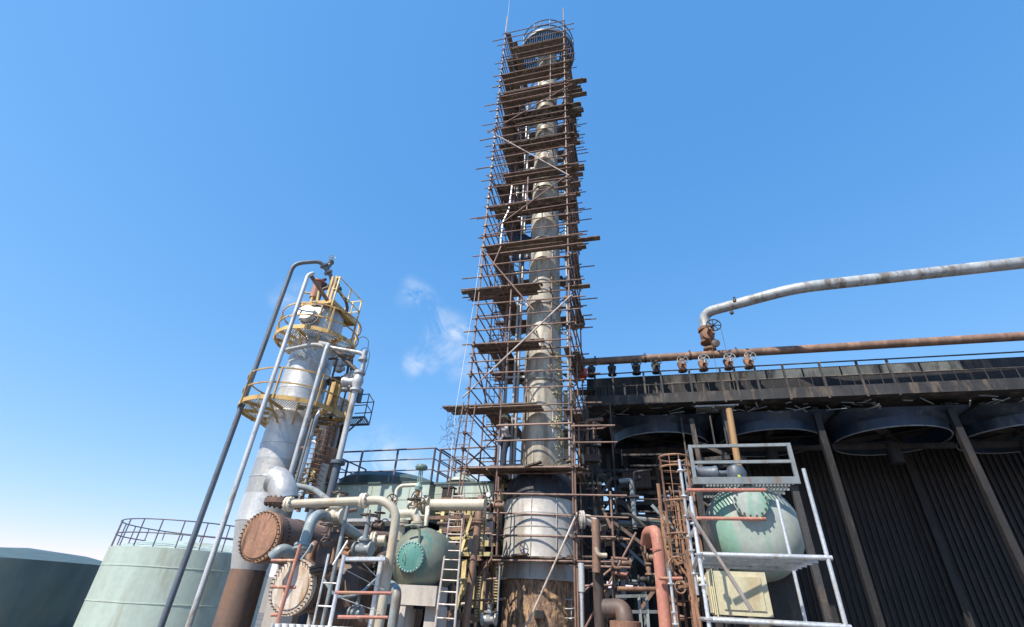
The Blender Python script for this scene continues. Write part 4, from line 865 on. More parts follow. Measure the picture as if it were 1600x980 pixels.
valve('rusty valve with handwheel on the brown drum', P(540, 866, 11.2), .09, 'rustor', .13, stem=.3); valve('dark valve tucked under the long pale green tank', P(590, 822, 12.6), .1, 'dkpipe', .13, stem=.3); valve('grey valve low behind the steel ladder', P(556, 958, 9.9), .09, 'greyst', .12, stem=.3)
# gangway plank, tubes and ladders in the foreground left
mb = MB(); mb.beam(P(539, 874, 8.6), P(604, 874, 8.6), .25, .05); single('gangway_plank', 'grey scaffold board fixed between steel ladder and cream downpipe', 'plank', mb, M['galv'])
a, b = VL(534, 872, 8.4, 1010); sdv = E1
ladder('steel_ladder', 'galvanised short ladder in front of the peeling end cover', P(500, 985, 8.4), P(525, 866, 8.4), E1, .26, M['ltgrey'], .30, None, .018, .011)
a, b = VL(538, 868, 8.3, 1000); pipe('shiny galvanised upright tube right of the short ladder', [b, a], .03, 'galv')
pipe('reddish leaning tube in front of the peeling end cover', [P(430, 985, 8.2), P(470, 850, 8.2)], .028, 'pink')
for y0, y1, x1, lab in ((876, 876, 462, 'upper'), (917, 918, 462, 'middle'), (961, 961, 434, 'lower')): pipe('%s short reddish tube crossing the leaning tube at the left edge' % lab, [P(424, y0, 8.25), P(x1, y1, 8.25)], .022, 'pink')
for y, x0, x1, lab in ((926, 524, 612, 'upper reddish rail tube crossing the short ladder'), (964, 528, 606, 'lower reddish rail tube right of the short ladder')): pipe(lab, [P(x0, y, 8.2), P(x1, y + 1, 8.2)], .022, 'pink')
pipe('white wire rod slanting above the gangway plank', [P(520, 883, 8.5), P(543, 845, 8.6)], .014, 'white'); pipe('thin hooked grey rod beside the brown elbow', [P(470, 875, 9.4), P(480, 862, 9.4), P(488, 848, 9.4), P(490, 852, 9.4)], .014, 'ltgrey', bend=.03)
for k, (a, b) in enumerate((((535, 888), (600, 922)), ((525, 932), (592, 956)), ((567, 880), (592, 905)))): pipe(('upper', 'lower', 'short')[k] + ' thin cable stretched right of the short ladder', [P(*a, 8.7), P(*b, 8.7)], .006, 'ltgrey')
t = T('cable_tray', 'pale grey cable tray along the bottom left edge', 'tray', P(500, 983, 8.0)); mb = MB(); a = P(432, 979, 8.2); b = P(556, 979, 8.2); b.z = a.z; mb.beam(a, b, .3, .07); t.part('channel', mb, M['white'])
mb = MB()
for i in range(12): p = a.lerp(b, i / 11); mb.box(p + V((0, -.16, 0)), .03, .03, .09)
t.part('clip', mb, M['galv'])
# ================================================================== yellow steelwork behind ladder, left of column
t = T('yellow_steelwork', 'faded yellow steel frame crowded with pipes left of the rusty column foot', 'frame', P(735, 985, 13.6))
def post(x, y0, y1, Y, wv, mat, nm='post'):
    a, b = VL(x, y0, Y, y1); mb = MB(); mb.beam(a, b, wv, wv); return t.part(nm, mb, M[mat])
for x, y0, y1, Y, wv in ((734, 792, 862, 14.3, .10), (747, 798, 860, 14.5, .10), (757, 800, 880, 14.8, .12), (720, 795, 868, 14.2, .12), (708, 800, 870, 15, .1), (784, 775, 860, 16.0, .10), (693, 800, 860, 14.6, .09), (727, 875, 930, 14, .12), (755, 880, 950, 14.4, .13), (742, 890, 950, 14.2, .08), (772, 880, 960, 15.2, .1), (786, 750, 790, 15.5, .12)):
    post(x, y0, y1, Y, wv, 'paley')
for a, b, Y, wv in (((642, 810), (770, 807), 13.9, .09), ((690, 828), (765, 827), 13.9, .1), ((695, 842), (750, 840), 13.7, .07), ((684, 866), (770, 866), 13.4, .09), ((690, 780), (760, 780), 14.6, .08), ((745, 850), (800, 848), 15.6, .16), ((760, 830), (795, 830), 15.6, .12), ((708, 963), (755, 966), 13.2, .14), ((770, 760), (800, 760), 15.5, .1), ((690, 908), (735, 906), 13.4, .06)):
    mb = MB(); mb.beam(P(*a, Y), P(*b, Y), wv, wv); t.part('beam', mb, M['paley' if (a[0] + a[1]) % 3 else 'brpipe'])
for a, b, Y, wv in (((742, 790), (720, 862), 13.7, .07), ((725, 800), (757, 860), 14.0, .07), ((725, 905), (711, 962), 13.3, .06), ((738, 910), (724, 962), 13.3, .08), ((765, 755), (790, 800), 15.4, .07)):
    mb = MB(); mb.beam(P(*a, Y), P(*b, Y), wv, wv); t.part('strut', mb, M['paley'])
pipe('thick brown vertical pipe left of the lowest scaffold deck', [VL(741, 812, 12.8, 985)[1], P(748, 808, 12.8) , P(752, 775, 12.9)], .085, 'brpipe', bend=.1, flanges=((0, .96),))
a, b = VL(768, 748, 12.4, 985); 
for x, y0, y1, lab in ((757, 785, 868, 'toothed rack of cable rungs beside the red brown post'), (749, 900, 965, 'lower toothed rack of cable rungs below the lowest deck'), (776, 905, 942, 'short toothed rack near the rusty column foot')):
    a, b = VL(x, y0, 12.9, y1); mb = MB(); t3 = T('cable_rack', lab, 'rack', b)
    for s_ in (-.055, .055): mb.beam(a + E1 * s_, b + E1 * s_, .02, .05)
    t3.part('side_rail', mb, M['dkpipe']); mb = MB(); k = int((a.z - b.z) / .055)
    for i in range(k): p = b.lerp(a, (i + .5) / k); mb.beam(p - E1 * .07, p + E1 * .07, .03, .025)
    t3.part('rungs', mb, M['paley'])
rn = random.Random(31)
mats = ['dkpipe', 'brpipe', 'ltgrey', 'burnt2', 'paley', 'dkpipe']
labs = ['black thin', 'dark brown', 'brown', 'grey', 'pale yellow', 'sooty']
# a bundle of small pipes between yellow frame and column
t = T('pipe_bundle', 'dark bundle of small pipes and valves between yellow frame and rusty column foot', 'pipes', P(770, 985, 14.6))
for i in range(42):
    x = rn.uniform(690, 782); y0 = rn.uniform(790, 900); Y = rn.uniform(14.2, 16.4); a, b = VL(x, y0, Y, y0 + rn.uniform(30, 120)); mb = MB(); c = a - E1 * rn.uniform(.15, .6)
    mb.tube([b, a, c], rn.choice((.025, .035, .05, .07)), 8, .12); t.part('small_pipe', mb, M[rn.choice(mats)])
for i in range(16):
    c = P(rn.uniform(690, 778), rn.uniform(800, 970), rn.uniform(13.6, 15)); mb = MB(); r = rn.uniform(.06, .11); mb.lathe(c, rn.choice((E1, ZU)), [(r, 0), (r, r * .4), (r * .5, r * .5), (r * .7, r * 1.4), (r * .5, r * 2.2), (r, r * 2.3), (r, r * 2.7)], 14); t.part('valve', mb, M[rn.choice(('dkpipe', 'ltgrey', 'burnt2', 'brpipe'))])
a, b = VL(781, 885, 12.6, 965); pipe('thin pale conduit left of the rusty column foot', [b, a], .02, 'ltgrey')
valve('pale grey valve body at the foot left of the rusty column', P(764, 968, 12.4), .12, 'ltgrey', .12, stem=.3)
mb = MB(); c = P(763, 773, 12.7); mb.lathe(c, -E2, [(.075, -.06), (.075, 0), (.065, .004)], 20); t = T('pressure_gauge', 'round pressure gauge in front of the yellow frame', 'gauge', c - ZU * .08); t.part('case', mb, M['coupler']); mb = MB(); mb.lathe(c - E2 * .001, -E2, [(.06, 0), (.06, .008), (.001, .009)], 20); t.part('dial', mb, M['white'])
valve('valve with red brown stem under the second deck, right of the gauge', P(780, 790, 13.2), .1, 'brpipe', .12, stem=.35); valve('valve with red brown stem left of the red brown post', P(759, 793, 13.2), .09, 'brpipe', .1, stem=.35)
# dark wall of the compressor house behind all this
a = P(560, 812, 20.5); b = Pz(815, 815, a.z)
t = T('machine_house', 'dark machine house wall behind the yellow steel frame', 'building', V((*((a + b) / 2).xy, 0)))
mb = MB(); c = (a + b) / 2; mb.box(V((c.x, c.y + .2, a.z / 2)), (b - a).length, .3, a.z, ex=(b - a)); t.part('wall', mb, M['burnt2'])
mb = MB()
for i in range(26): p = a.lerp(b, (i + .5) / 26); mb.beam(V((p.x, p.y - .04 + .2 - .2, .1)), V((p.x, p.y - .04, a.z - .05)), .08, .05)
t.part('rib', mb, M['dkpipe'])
# ================================================================== burnt air cooler on the right
C0 = P(914, 566, 17.5); ZH = C0.z                                  # left end of header pipe
CE1 = (Pz(1167, 551, ZH) - C0); CE1.normalize(); CE2 = ZU.cross(CE1)
def K(t, b, z): return V((C0.x, C0.y, 0)) + CE1 * t + CE2 * b + ZU * z
def kt(px, py, b=0., z=None):                                      # survey on the vertical plane b behind the header
    d = ray(px, py); o = K(0, b, 0); p = CAM + d * ((o - CAM).dot(CE2) / d.dot(CE2)); return (p - K(0, 0, 0)).dot(CE1), p.z
TE = 17.0                                                          # far end of the bank
hd = T('header_pipe', 'long rusty header pipe with a row of handwheel valves above the burnt cooler', 'pipe', K(0, 0, ZH))
mb = MB(); mb.tube([K(-.1, 0, ZH), K(TE, 0, ZH)], .155, 20); hp = hd.part('run', mb, M['brpipe'])
mb = MB(); mb.lathe(K(-.1, 0, ZH), CE1, [(.24, -.04), (.24, .04), (.16, .05)], 24); mb.lathe(K(-.1, 0, ZH), -CE1, [(.24, .06), (.24, .12), (.02, .13)], 24); mb.bolts(K(-.3, 0, ZH), CE1, .2, 12, .02, .3); hd.part('end_flange', mb, M['dkpipe'])
mb = MB()
for x in (930, 1008, 1079, 1153): t = kt(x, 560)[0]; mb.lathe(K(t, 0, ZH), CE1, [(.165, -.04), (.175, -.035), (.175, .035), (.165, .04)], 20, cap=False); mb.box(K(t, 0, ZH + .2), .06, .04, .1)
hd.part('pipe_clamp', mb, M['coupler'])
zbx = kt(1040, 592, .55)[1] + .1
for i, x in enumerate((924, 956, 994, 1025, 1066, 1099, 1139, 1171)):
    t = kt(x, 575, 0)[0]; mb = MB(); c = K(t, 0, ZH - .5)
    mb.lathe(K(t, 0, zbx), ZU, [(.09, 0), (.09, ZH - zbx - .66), (.17, ZH - zbx - .65), (.17, ZH - zbx - .58), (.11, ZH - zbx - .55), (.15, ZH - zbx - .42), (.17, ZH - zbx - .36), (.17, ZH - zbx - .28), (.1, ZH - zbx - .27), (.1, ZH - zbx - .1)], 18)
    mb.lathe(c, -CE2, [(.13, 0), (.11, .16), (.15, .17), (.15, .22), (.05, .24), (.035, .5)], 16); va = hd.part('valve', mb, M['burnt2' if i < 4 else 'rustor'])
    if i >= 2:
        mb = MB(); mb.wheel(c - CE2 * .48 + ZU * .12, (-CE2 + ZU * .25).normalized(), .19, .017, 5); hd.part('handwheel', mb, M['burnt2' if i < 4 else 'greyst'], va)
t = T('relief_line', 'silver pipe curving away to the upper right above the header pipe', 'pipe', K(kt(1110, 545)[0], 0, ZH))
tt = kt(1109, 545)[0]
b0 = K(tt, 0, ZH + .1)
pe = P(1170, 470, 14.9); pq = P(1116, 492, 15.6)
v0 = P(1107, 515, (b0.y)); top_ = V((b0.x, b0.y, zat(1108, 490, b0.y)))
far = pe + (pe - top_) * .9
mb = MB(); mb.tube([V((b0.x, b0.y, zat(1108, 522, b0.y))), top_, far, far + CE1 * 9 + ZU * .3], .20, 22, .75, 10); t.part('run', mb, M['relief'])
mb = MB(); zc = zat(1108, 527, b0.y); c = V((b0.x, b0.y, zc))
mb.lathe(V((b0.x, b0.y, ZH)), ZU, [(.16, 0), (.16, .18), (.24, .2), (.24, .28), (.16, .3)], 20); mb.lathe(c - ZU * .25, ZU, [(.3, -.02), (.3, .06), (.2, .08), (.27, .25), (.27, .42), (.2, .5), (.31, .52), (.31, .64), (.2, .65)], 20)
mb.lathe(c, -CE2, [(.22, 0), (.2, .26), (.24, .27), (.24, .34), (.07, .36), (.05, .7)], 16); vb = t.part('gate_valve', mb, M['rustor'])
mb = MB(); wc = V((P(1115, 508, b0.y - .7))); mb.wheel(wc, (-CE2 + ZU * .1).normalized(), .26, .022, 7); mb.tube([wc, c - CE2 * .3 + ZU * .1], .03, 8); t.part('handwheel', mb, M['burnt'], vb)
mb = MB(); wc = P(1118, 538, b0.y - .5); mb.lathe(wc, -CE2, [(.13, 0), (.15, .05), (.15, .12), (.05, .14)], 18); t.part('small_wheel', mb, M['coupler'], vb)
mb = MB(); 
u_ = (far - top_).normalized(); 
for px, py in ((1148, 469), (1143, 488)): c = P(px, py, 15.1); mb.lathe(c - ZU * .1, ZU, [(.03, 0), (.07, .04), (.07, .12), (.03, .16), (.05, .22)], 10); mb.tube([c, c + V((.08, 0, -.05))], .02, 6)
t.part('vent_valve', mb, M['coupler'])
mb = MB(); mb.tube([P(1126, 512, b0.y - .6), P(1134, 545, b0.y - .55)], .008, 5); mb.tube([P(1110, 530, b0.y - .65), P(1120, 580, b0.y - .6)], .008, 5); t.part('chain', mb, M['coupler'])
# cooler box, walkway and plenums
ac = T('air_cooler', 'fire blackened air cooler bank with walkway and round fan rings on legs', 'air cooler', K(6, 2.5, 0))
zr = kt(1000, 582, -.25)[1]; zm = zr - .55; zk = kt(1000, 617, -.25)[1]; zk0 = kt(1000, 632, -.25)[1]
zhb1 = kt(1100, 583, .5)[1]; zhb0 = kt(1100, 601, .5)[1]
mb = MB(); mb.box(K(TE / 2, .75, (zhb1 + zhb0) / 2), TE, .5, zhb1 - zhb0, ex=CE1); 
hb = ac.part('header_box', mb, M['burnt2'])
mb = MB(); x0 = kt(1035, 590, .5)[0]
for i in range(8): mb.box(K(x0 + .62 + i * 1.26, .485, (zhb1 + zhb0) / 2), 1.2, .02, (zhb1 - zhb0) * .86, ex=CE1)
ac.part('tube_sheet', mb, M['tan'], hb)
mb = MB()
for i in range(100): mb.lathe(K(x0 + i * .1, .49, zhb0 + .03), -CE2, [(.018, 0), (.018, .05)], 6); mb.lathe(K(x0 + i * .1, .49, zhb1 - .03), -CE2, [(.018, 0), (.018, .05)], 6)
ac.part('plugs', mb, M['coupler'], hb)
mb = MB(); mb.box(K(TE / 2, 3.0, zhb0 - .45), TE, 5.2, 1.0, ex=CE1); ac.part('tube_bundle', mb, M['burnt'])
mb = MB(); mb.box(K(TE / 2, .2, zk0 + .03), TE, 1.0, .06, ex=CE1); mb.box(K(TE / 2, -.3, (zk + zk0) / 2), TE, .025, zk - zk0, ex=CE1)
for i in range(14): mb.box(K(.1 + i * 1.0, -.318, (zk + zk0) / 2), .02, .01, zk - zk0, ex=CE1)
wk = ac.part('walkway', mb, M['burnt2'])
mb = MB()
for h in (zr, zm): mb.tube([K(-.3, -.27, h), K(TE, -.27, h)], .026, 6)
mb.tube([K(-.3, -.27, zm - .5), K(TE, -.27, zm - .5)], .02, 6); mb.tube([K(-.3, 1.0, zr + .12), K(TE, 1.0, zr + .12)], .022, 6)
for i in range(40): mb.beam(K(-.2 + i * .43, -.28, zm - .5), K(-.2 + i * .43, -.28, zm), .018, .018)
for x in (930, 958, 1007, 1034, 1080, 1129, 1152, 1185, 1230, 1290, 1350, 1400): t = kt(x, 600, -.3)[0]; mb.beam(K(t, -.29, zk0 - .05), K(t, -.29, zr), .07, .05)
for x in (945, 975, 1025, 1050, 1098, 1140): t = kt(x, 600, -.25)[0]; mb.beam(K(t, -.25, zm - .4), K(t, -.25, zm + .1), .05, .04)
ac.part('handrail', mb, M['burnt2'], wk)
mb = MB(); rn = random.Random(17)
for i in range(70):
    t = rn.uniform(.6, TE); z = zk0 - rn.uniform(.03, .3); mb.beam(K(t, rn.uniform(-.2, .6), z), K(t + rn.uniform(.1, .5), rn.uniform(-.2, .6), z - rn.uniform(-.05, .12)), rn.uniform(.02, .08), .015)
ac.part('torn_grating', mb, M['greyst'], wk)
mb = MB(); t0 = kt(1088, 628, 0)[0]
for i in range(24): mb.beam(K(t0 + i * .055, -.1, zk0 - .1), K(t0 + i * .055, .5, zk0 - .14), .02, .06)
mb.beam(K(t0 - .1, -.1, zk0 - .1), K(t0 + 1.4, -.1, zk0 - .1), .05, .05); ac.part('vent_grille', mb, M['ltgrey'], wk)
tc0 = kt(1031, 690, 2.0)[0]; zring = kt(1031, 674, .35)[1]
for k in range(4):
    tcx = tc0 + k * 4.05; n = 48; vs = []
    for i in range(n):
        g = 2 * math.pi * (i + .5) / n; c_, s_ = math.cos(g), math.sin(g); m_ = max(abs(c_), abs(s_)); vs.append(K(tcx + 1.95 * c_ / m_, 2.2 + 1.95 * s_ / m_, zk0 - .25))
    for i in range(n): g = 2 * math.pi * (i + .5) / n; vs.append(K(tcx + 1.8 * math.cos(g), 2.2 + 1.8 * math.sin(g), zring + .35))
    for i in range(n): g = 2 * math.pi * (i + .5) / n; vs.append(K(tcx + 1.8 * math.cos(g), 2.2 + 1.8 * math.sin(g), zring))
    for i in range(n): g = 2 * math.pi * (i + .5) / n; vs.append(K(tcx + 1.76 * math.cos(g), 2.2 + 1.76 * math.sin(g), zring))
    for i in range(n): g = 2 * math.pi * (i + .5) / n; vs.append(K(tcx + 1.76 * math.cos(g), 2.2 + 1.76 * math.sin(g), zring + .5))
    mb = MB(); mb.add(vs, [(q * n + i, q * n + (i + 1) % n, (q + 1) * n + (i + 1) % n, (q + 1) * n + i) for q in range(4) for i in range(n)]); pl = ac.part('fan_plenum', mb, M['navy'])
    mb = MB(); mb.tube([K(tcx + 1.8 * math.cos(2 * math.pi * i / 48), 2.2 + 1.8 * math.sin(2 * math.pi * i / 48), zring - .01) for i in range(48)], .022, 6, closed=True); ac.part('ring_lip', mb, M['greyst'], pl)
    mb = MB()
    for i in range(4):
        g = i * math.pi / 2 + .5 + k; d = CE1 * math.cos(g) + CE2 * math.sin(g); c = K(tcx, 2.2, zring + .25); mb.beam(c, c + d * 1.7, .28, .03, (ZU + d.cross(ZU) * .5))
    mb.cyl(K(tcx, 2.2, zring + .1), K(tcx, 2.2, zring + .45), .18); ac.part('fan', mb, M['burnt'], pl)
    mb = MB(); mb.box(K(tcx, 2.2, zring - .2), 3.9, .16, .18, ex=CE1); mb.cyl(K(tcx, 2.2, zring - .1), K(tcx, 2.2, zring - .8), .22); ac.part('motor', mb, M['burnt'], pl)
for t in (-.05, 2.0, 3.95, 4.4, 8.05, 12.1, 16.4):
    for b in ((4.3,) if t in (2.0, 3.95, 4.4) else (.5, 4.3)):
        mb = MB(); mb.beam(K(t, b, 0), K(t, b, zk0 - .1), .2, .2); ac.part('leg', mb, M['burnt'])
for a, b, B in (((925, 712), (957, 772), .1), ((957, 772), (1015, 822), .3), ((1130, 640), (1145, 700), .2), ((1080, 655), (1097, 745), .25), ((930, 760), (955, 740), .4), ((962, 765), (1000, 745), .6), ((1090, 720), (1140, 715), .6), ((1095, 740), (1165, 716), 1.2), ((1085, 690), (1135, 712), .7)):
    p = K(*((kt(*a, B)[0], B, kt(*a, B)[1]))); q = K(*((kt(*b, B)[0], B, kt(*b, B)[1]))); mb = MB(); mb.beam(p, q, .16, .14); ac.part('brace', mb, M['burnt2'])
for (x, y0, y1, B) in ((951, 600, 775, -.3), (971, 703, 728, -.1), (1109, 650, 700, 0), (1126, 640, 700, .3), (1062, 640, 760, .4)):
    z0 = kt(x, y1, B)[1]; t, z1 = kt(x, y0, B); mb = MB(); mb.beam(K(t, B, z0), K(t, B, z1), .05, .05); ac.part('pipe_rail', mb, M['burnt2'])
for (x0_, x1_, y, B) in ((973, 1060, 711, .1), (985, 1045, 728, .2), (910, 1010, 735, .3), (935, 1000, 737, .5)):
    t0, z = kt(x0_, y, B); t1, _ = kt(x1_, y, B); mb = MB(); mb.beam(K(t0, B, z), K(t1, B, z), .05, .06); ac.part('pipe_rail', mb, M['burnt2'])
# low framework with dark sheets under the cooler; daylight shows through its slots
fw_ = T('burnt_steelwork', 'dark burnt steel framework under the cooler with daylight slots between its sheets', 'frame', K(2, 1.5, 0))
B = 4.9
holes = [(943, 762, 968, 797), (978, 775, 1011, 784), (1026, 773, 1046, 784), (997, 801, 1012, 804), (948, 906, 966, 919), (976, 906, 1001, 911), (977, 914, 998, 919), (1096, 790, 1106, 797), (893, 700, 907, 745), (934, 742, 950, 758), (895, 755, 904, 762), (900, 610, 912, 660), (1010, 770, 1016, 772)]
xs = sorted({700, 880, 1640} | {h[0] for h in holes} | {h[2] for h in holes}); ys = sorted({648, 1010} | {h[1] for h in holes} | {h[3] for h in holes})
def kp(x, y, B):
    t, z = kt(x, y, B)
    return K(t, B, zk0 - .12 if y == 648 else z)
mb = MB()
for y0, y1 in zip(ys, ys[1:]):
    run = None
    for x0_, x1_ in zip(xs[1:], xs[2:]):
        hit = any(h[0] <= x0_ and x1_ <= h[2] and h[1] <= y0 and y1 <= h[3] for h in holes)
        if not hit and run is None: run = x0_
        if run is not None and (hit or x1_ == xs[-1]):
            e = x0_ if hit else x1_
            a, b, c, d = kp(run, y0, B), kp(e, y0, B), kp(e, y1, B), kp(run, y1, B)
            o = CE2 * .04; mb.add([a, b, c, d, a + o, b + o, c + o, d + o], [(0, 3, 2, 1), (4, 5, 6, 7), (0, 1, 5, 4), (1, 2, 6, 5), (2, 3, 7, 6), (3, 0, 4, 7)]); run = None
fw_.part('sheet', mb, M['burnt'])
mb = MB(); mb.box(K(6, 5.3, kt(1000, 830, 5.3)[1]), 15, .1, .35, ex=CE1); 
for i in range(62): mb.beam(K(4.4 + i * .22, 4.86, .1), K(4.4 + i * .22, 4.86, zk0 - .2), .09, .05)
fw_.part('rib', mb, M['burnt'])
for x in (951, 960, 1020, 1024, 1051, 1092, 1132, 1150, 978, 1165): 
    t, z = kt(x, 720, B - .5); mb = MB(); mb.beam(K(t, B - .5 - (x % 5) * .3, 0), K(t, B - .5 - (x % 5) * .3, zring + .2), .18, .18); fw_.part('column', mb, M['burnt2'])
for y in (748, 770, 786, 806, 850, 900, 921): 
    a, b = kp(925, y, 3.2), kp(1062, y, 3.2); b.z = a.z; mb = MB(); mb.beam(a, b, .12, .14); fw_.part('beam', mb, M['burnt2'])
mb = MB(); a, b = kp(960, 772, 3.5), kp(940, 800, 3.5); mb.beam(a, b, .1, .1); a, b = kp(943, 768, 3.4), kp(975, 800, 3.4); mb.beam(a, b, .12, .1); a, b = kp(968, 790, 3.4), kp(955, 800, 3.4); mb.beam(a, b, .06, .06); a, b = kp(1040, 784, 3.4), kp(1026, 773, 3.4); mb.beam(a, b, .08, .08)
fw_.part('strut', mb, M['burnt2'])
for x0_, y0, x1_, y1 in ((916, 809, 945, 814), (916, 846, 955, 851), (945, 822, 985, 828)): a = kp(x0_, (y0 + y1) / 2, .9); b = kp(x1_, (y0 + y1) / 2, .9); b.z = a.z; mb = MB(); mb.beam(a, b, .06, .14); fw_.part('ochre_panel', mb, M['ochre'])
t0, z0 = kt(995, 750, 3.0); mb = MB(); mb.box(K(t0, 3.0, z0), 1.1, .5, .7, ex=CE1)
for i in range(9): mb.beam(K(t0 - .5 + i * .125, 2.73, z0 - .33), K(t0 - .5 + i * .125, 2.73, z0 + .33), .05, .04)
fw_.part('louvre_box', mb, M['dkpipe'])
a, b = kp(945, 817, 1.5), kp(1040, 815, 1.5); b.z = a.z; mb = MB(); mb.tube([a, b], .09, 10); fw_.part('silver_rail', mb, M['greyst'])
a, b = kp(1140, 600, -.1), kp(1172, 600, -.1)
pipe('orange rusty pipe rising behind the grey railed platform', [P(1160, 760, 14.2), P(1147, 690, 14.4), P(1139, 640, 14.6)], .10, 'ochre')
rd = P(911, 583, 15.9); mb = MB(); mb.lathe(rd - ZU * .16, ZU, [(.15, 0), (.16, .02), (.15, .1), (.16, .12), (.15, .22), (.16, .3), (.1, .33)], 20); single('red_drum', 'small red drum at the left end of the cooler walkway', 'drum', mb, M['red'])
mb = MB(); mb.beam(K(-.4, -.3, rd.z - .2), K(.4, -.3, rd.z - .2), .5, .04); ac.part('shelf', mb, M['burnt2'], wk)
# clutter of burnt pipes right of the scaffold
t = T('burnt_pipework', 'tangle of burnt pipes and cables behind the right scaffold posts', 'pipes', P(915, 985, 16)); rn = random.Random(77)
for i in range(38):
    x = rn.uniform(893, 932); y0 = rn.uniform(640, 900); Y = rn.uniform(15.6, 17.6); a, b = VL(x, y0, Y, y0 + rn.uniform(25, 90)); mb = MB(); mb.tube([b, a, a + CE1 * rn.uniform(-.5, .7) + ZU * rn.uniform(-.2, .2)], rn.choice((.02, .03, .04, .07)), 7, .1); t.part('burnt_pipe', mb, M[rn.choice(('burnt', 'burnt2', 'dkpipe', 'burnt2', 'brpipe'))])
for i in range(14):
    p = P(rn.uniform(893, 935), rn.uniform(680, 830), rn.uniform(15.6, 17)); mb = MB(); mb.box(p, rn.uniform(.2, .6), rn.uniform(.1, .3), rn.uniform(.06, .3)); t.part('bracket', mb, M[rn.choice(('burnt2', 'tan', 'burnt', 'dkpipe'))])
for i in range(46):
    x = rn.uniform(925, 1060); y0 = rn.uniform(735, 930); Y = rn.uniform(14.6, 18); a = P(x, y0, Y); mb = MB(); r_ = rn.choice((.025, .035, .05, .08)); k = rn.random(); m_ = rn.choice(('burnt', 'burnt2', 'dkpipe', 'burnt2', 'brpipe', 'greyst'))
    if k < .4: mb.tube([VL(x, y0, Y, y0 + rn.uniform(25, 110))[1], a, a + CE1 * rn.uniform(-.9, .9) + ZU * rn.uniform(-.1, .1)], r_, 8, .12)
    elif k < .8: mb.tube([a, a + CE1 * rn.uniform(.5, 1.6), a + CE1 * rn.uniform(1.0, 1.8) - ZU * rn.uniform(.1, .9)], r_, 8, .12)
    else: mb.beam(a, a + CE1 * rn.uniform(-1, 1) - ZU * rn.uniform(.4, 1.4), .09, .09)
    t.part('burnt_pipe', mb, M[m_])
for i in range(10):
    c = P(rn.uniform(925, 1055), rn.uniform(830, 970), rn.uniform(12.8, 15)); r = rn.uniform(.08, .13); mb = MB(); mb.lathe(c, rn.choice((CE1, ZU)), [(r, 0), (r, r * .4), (r * .5, r * .5), (r * .7, r * 1.4), (r * .5, r * 2.2), (r, r * 2.3), (r, r * 2.7)], 14); t.part('valve', mb, M[rn.choice(('dkpipe', 'burnt2', 'brpipe'))])
for x, Y in ((906, 15.4), (915, 16.4)): a, b = VL(x, 640, Y, 990); mb = MB(); mb.beam(a, b, .2, .2); t.part('column', mb, M['burnt2'])
# ================================================================== lower right equipment
pipe('salmon red pipe rising and hooking over, standing right of the brown elbow', [VL(1031, 895, 10.4, 1010)[1], P(1028, 850, 10.4), P(1024, 830, 10.4), P(1012, 832, 11.0), P(1009, 850, 11.3)], .118, 'pink', bend=.16, flanges=())
mb = MB(); c = P(1026, 859, 10.4); mb.lathe(c, ZU, [(.125, -.012), (.132, -.01), (.132, .01), (.125, .012)], 24, cap=False); single('weld_clamp', 'pale joint ring around the salmon red pipe', 'clamp', mb, M['pink'])
pipe('dark purple brown elbow pipe with flange at the bottom, left of the salmon pipe', [P(945, 951, 11.2), P(972, 950, 11.0), P(977, 968, 10.9), VL(977, 970, 10.9, 1010)[1]], .17, 'dkpipe', bend=.3, flanges=())
mb = MB(); c = P(977, 973, 10.9); mb.lathe(c, ZU, [(.16, -.1), (.3, -.1), (.3, .02), (.19, .03)], 28); mb.bolts(c - ZU * .12, ZU, .265, 14, .02, .15); single('pipe_flange', 'sunlit rusty flange ring under the purple brown elbow', 'flange', mb, M['rustor'])
pipe('beige pipe bending to a valve above the short deck boards', [P(932, 895, 12.2), P(932, 850, 12.2), VL(931, 820, 12.2, 812)[1]], .10, 'brpipe')
pipe('thin beige pipe turning right by the short deck boards', [P(931, 855, 12.0), P(935, 868, 12.0), P(948, 868, 12.0)], .05, 'cream', bend=.08)
a, b = VL(934, 890, 12.4, 1000); pipe('dark vertical pipe with sunlit top below the short deck boards', [b, a], .125, 'dkpipe')
pipe('mottled grey elbow nozzle right of the vessel cladding', [P(905, 812, 13.2), P(920, 812, 13.2), P(931, 818, 13.2), P(932, 830, 13.2)], .13, 'conc', bend=.25, flanges=((0, .3),))
a, b = VL(908, 880, 12.6, 925); c, d = VL(908.6, 925, 12.6, 1000)
pipe('pale grey lagged pipe standing right of the rusty column foot', [b, a], .075, 'ltgrey'); pipe('galvanised conduit just below the pale lagged pipe', [d, c], .045, 'galv')
pipe('brown tube hooking right below the standard of the side bay', [P(957, 870, 12.4), P(958, 887, 12.4), P(970, 888, 12.4)], .035, 'brpipe', bend=.08)
pipe('short salmon tube end jutting right below the side bay', [P(955, 895, 12.6), P(979, 898, 12.6)], .035, 'pink'); pipe('short salmon tube end jutting right at the brown brace', [P(955, 872, 12.5), P(980, 874, 12.5)], .035, 'tube')
pipe('brown rail pipe crossing behind the salmon red pipe', [P(965, 920, 11.6), P(1045, 921, 11.6), VL(1046, 921, 11.6, 990)[1]], .045, 'rustor', bend=.06)
pipe('thin salmon tube running from the salmon pipe to the cage ladder', [P(1030, 904, 10.2), P(1066, 904, 10.2)], .03, 'pink')
pipe('thin upright salmon pipe behind the hook of the salmon red pipe', [P(1008, 865, 11.2), P(1008, 832, 11.2)], .03, 'brpipe')
t = T('guard_frame', 'dark grey square tube guard frame behind the purple brown elbow', 'frame', P(995, 990, 11.8)); 
for (a, b) in (((962, 932), (1011, 931)), ((998, 931), (1003, 990)), ((1010, 931), (1014, 990)), ((975, 956), (1028, 956))): mb = MB(); mb.beam(P(*a, 11.8), P(*b, 11.8), .06, .06); t.part('member', mb, M['greyst'])
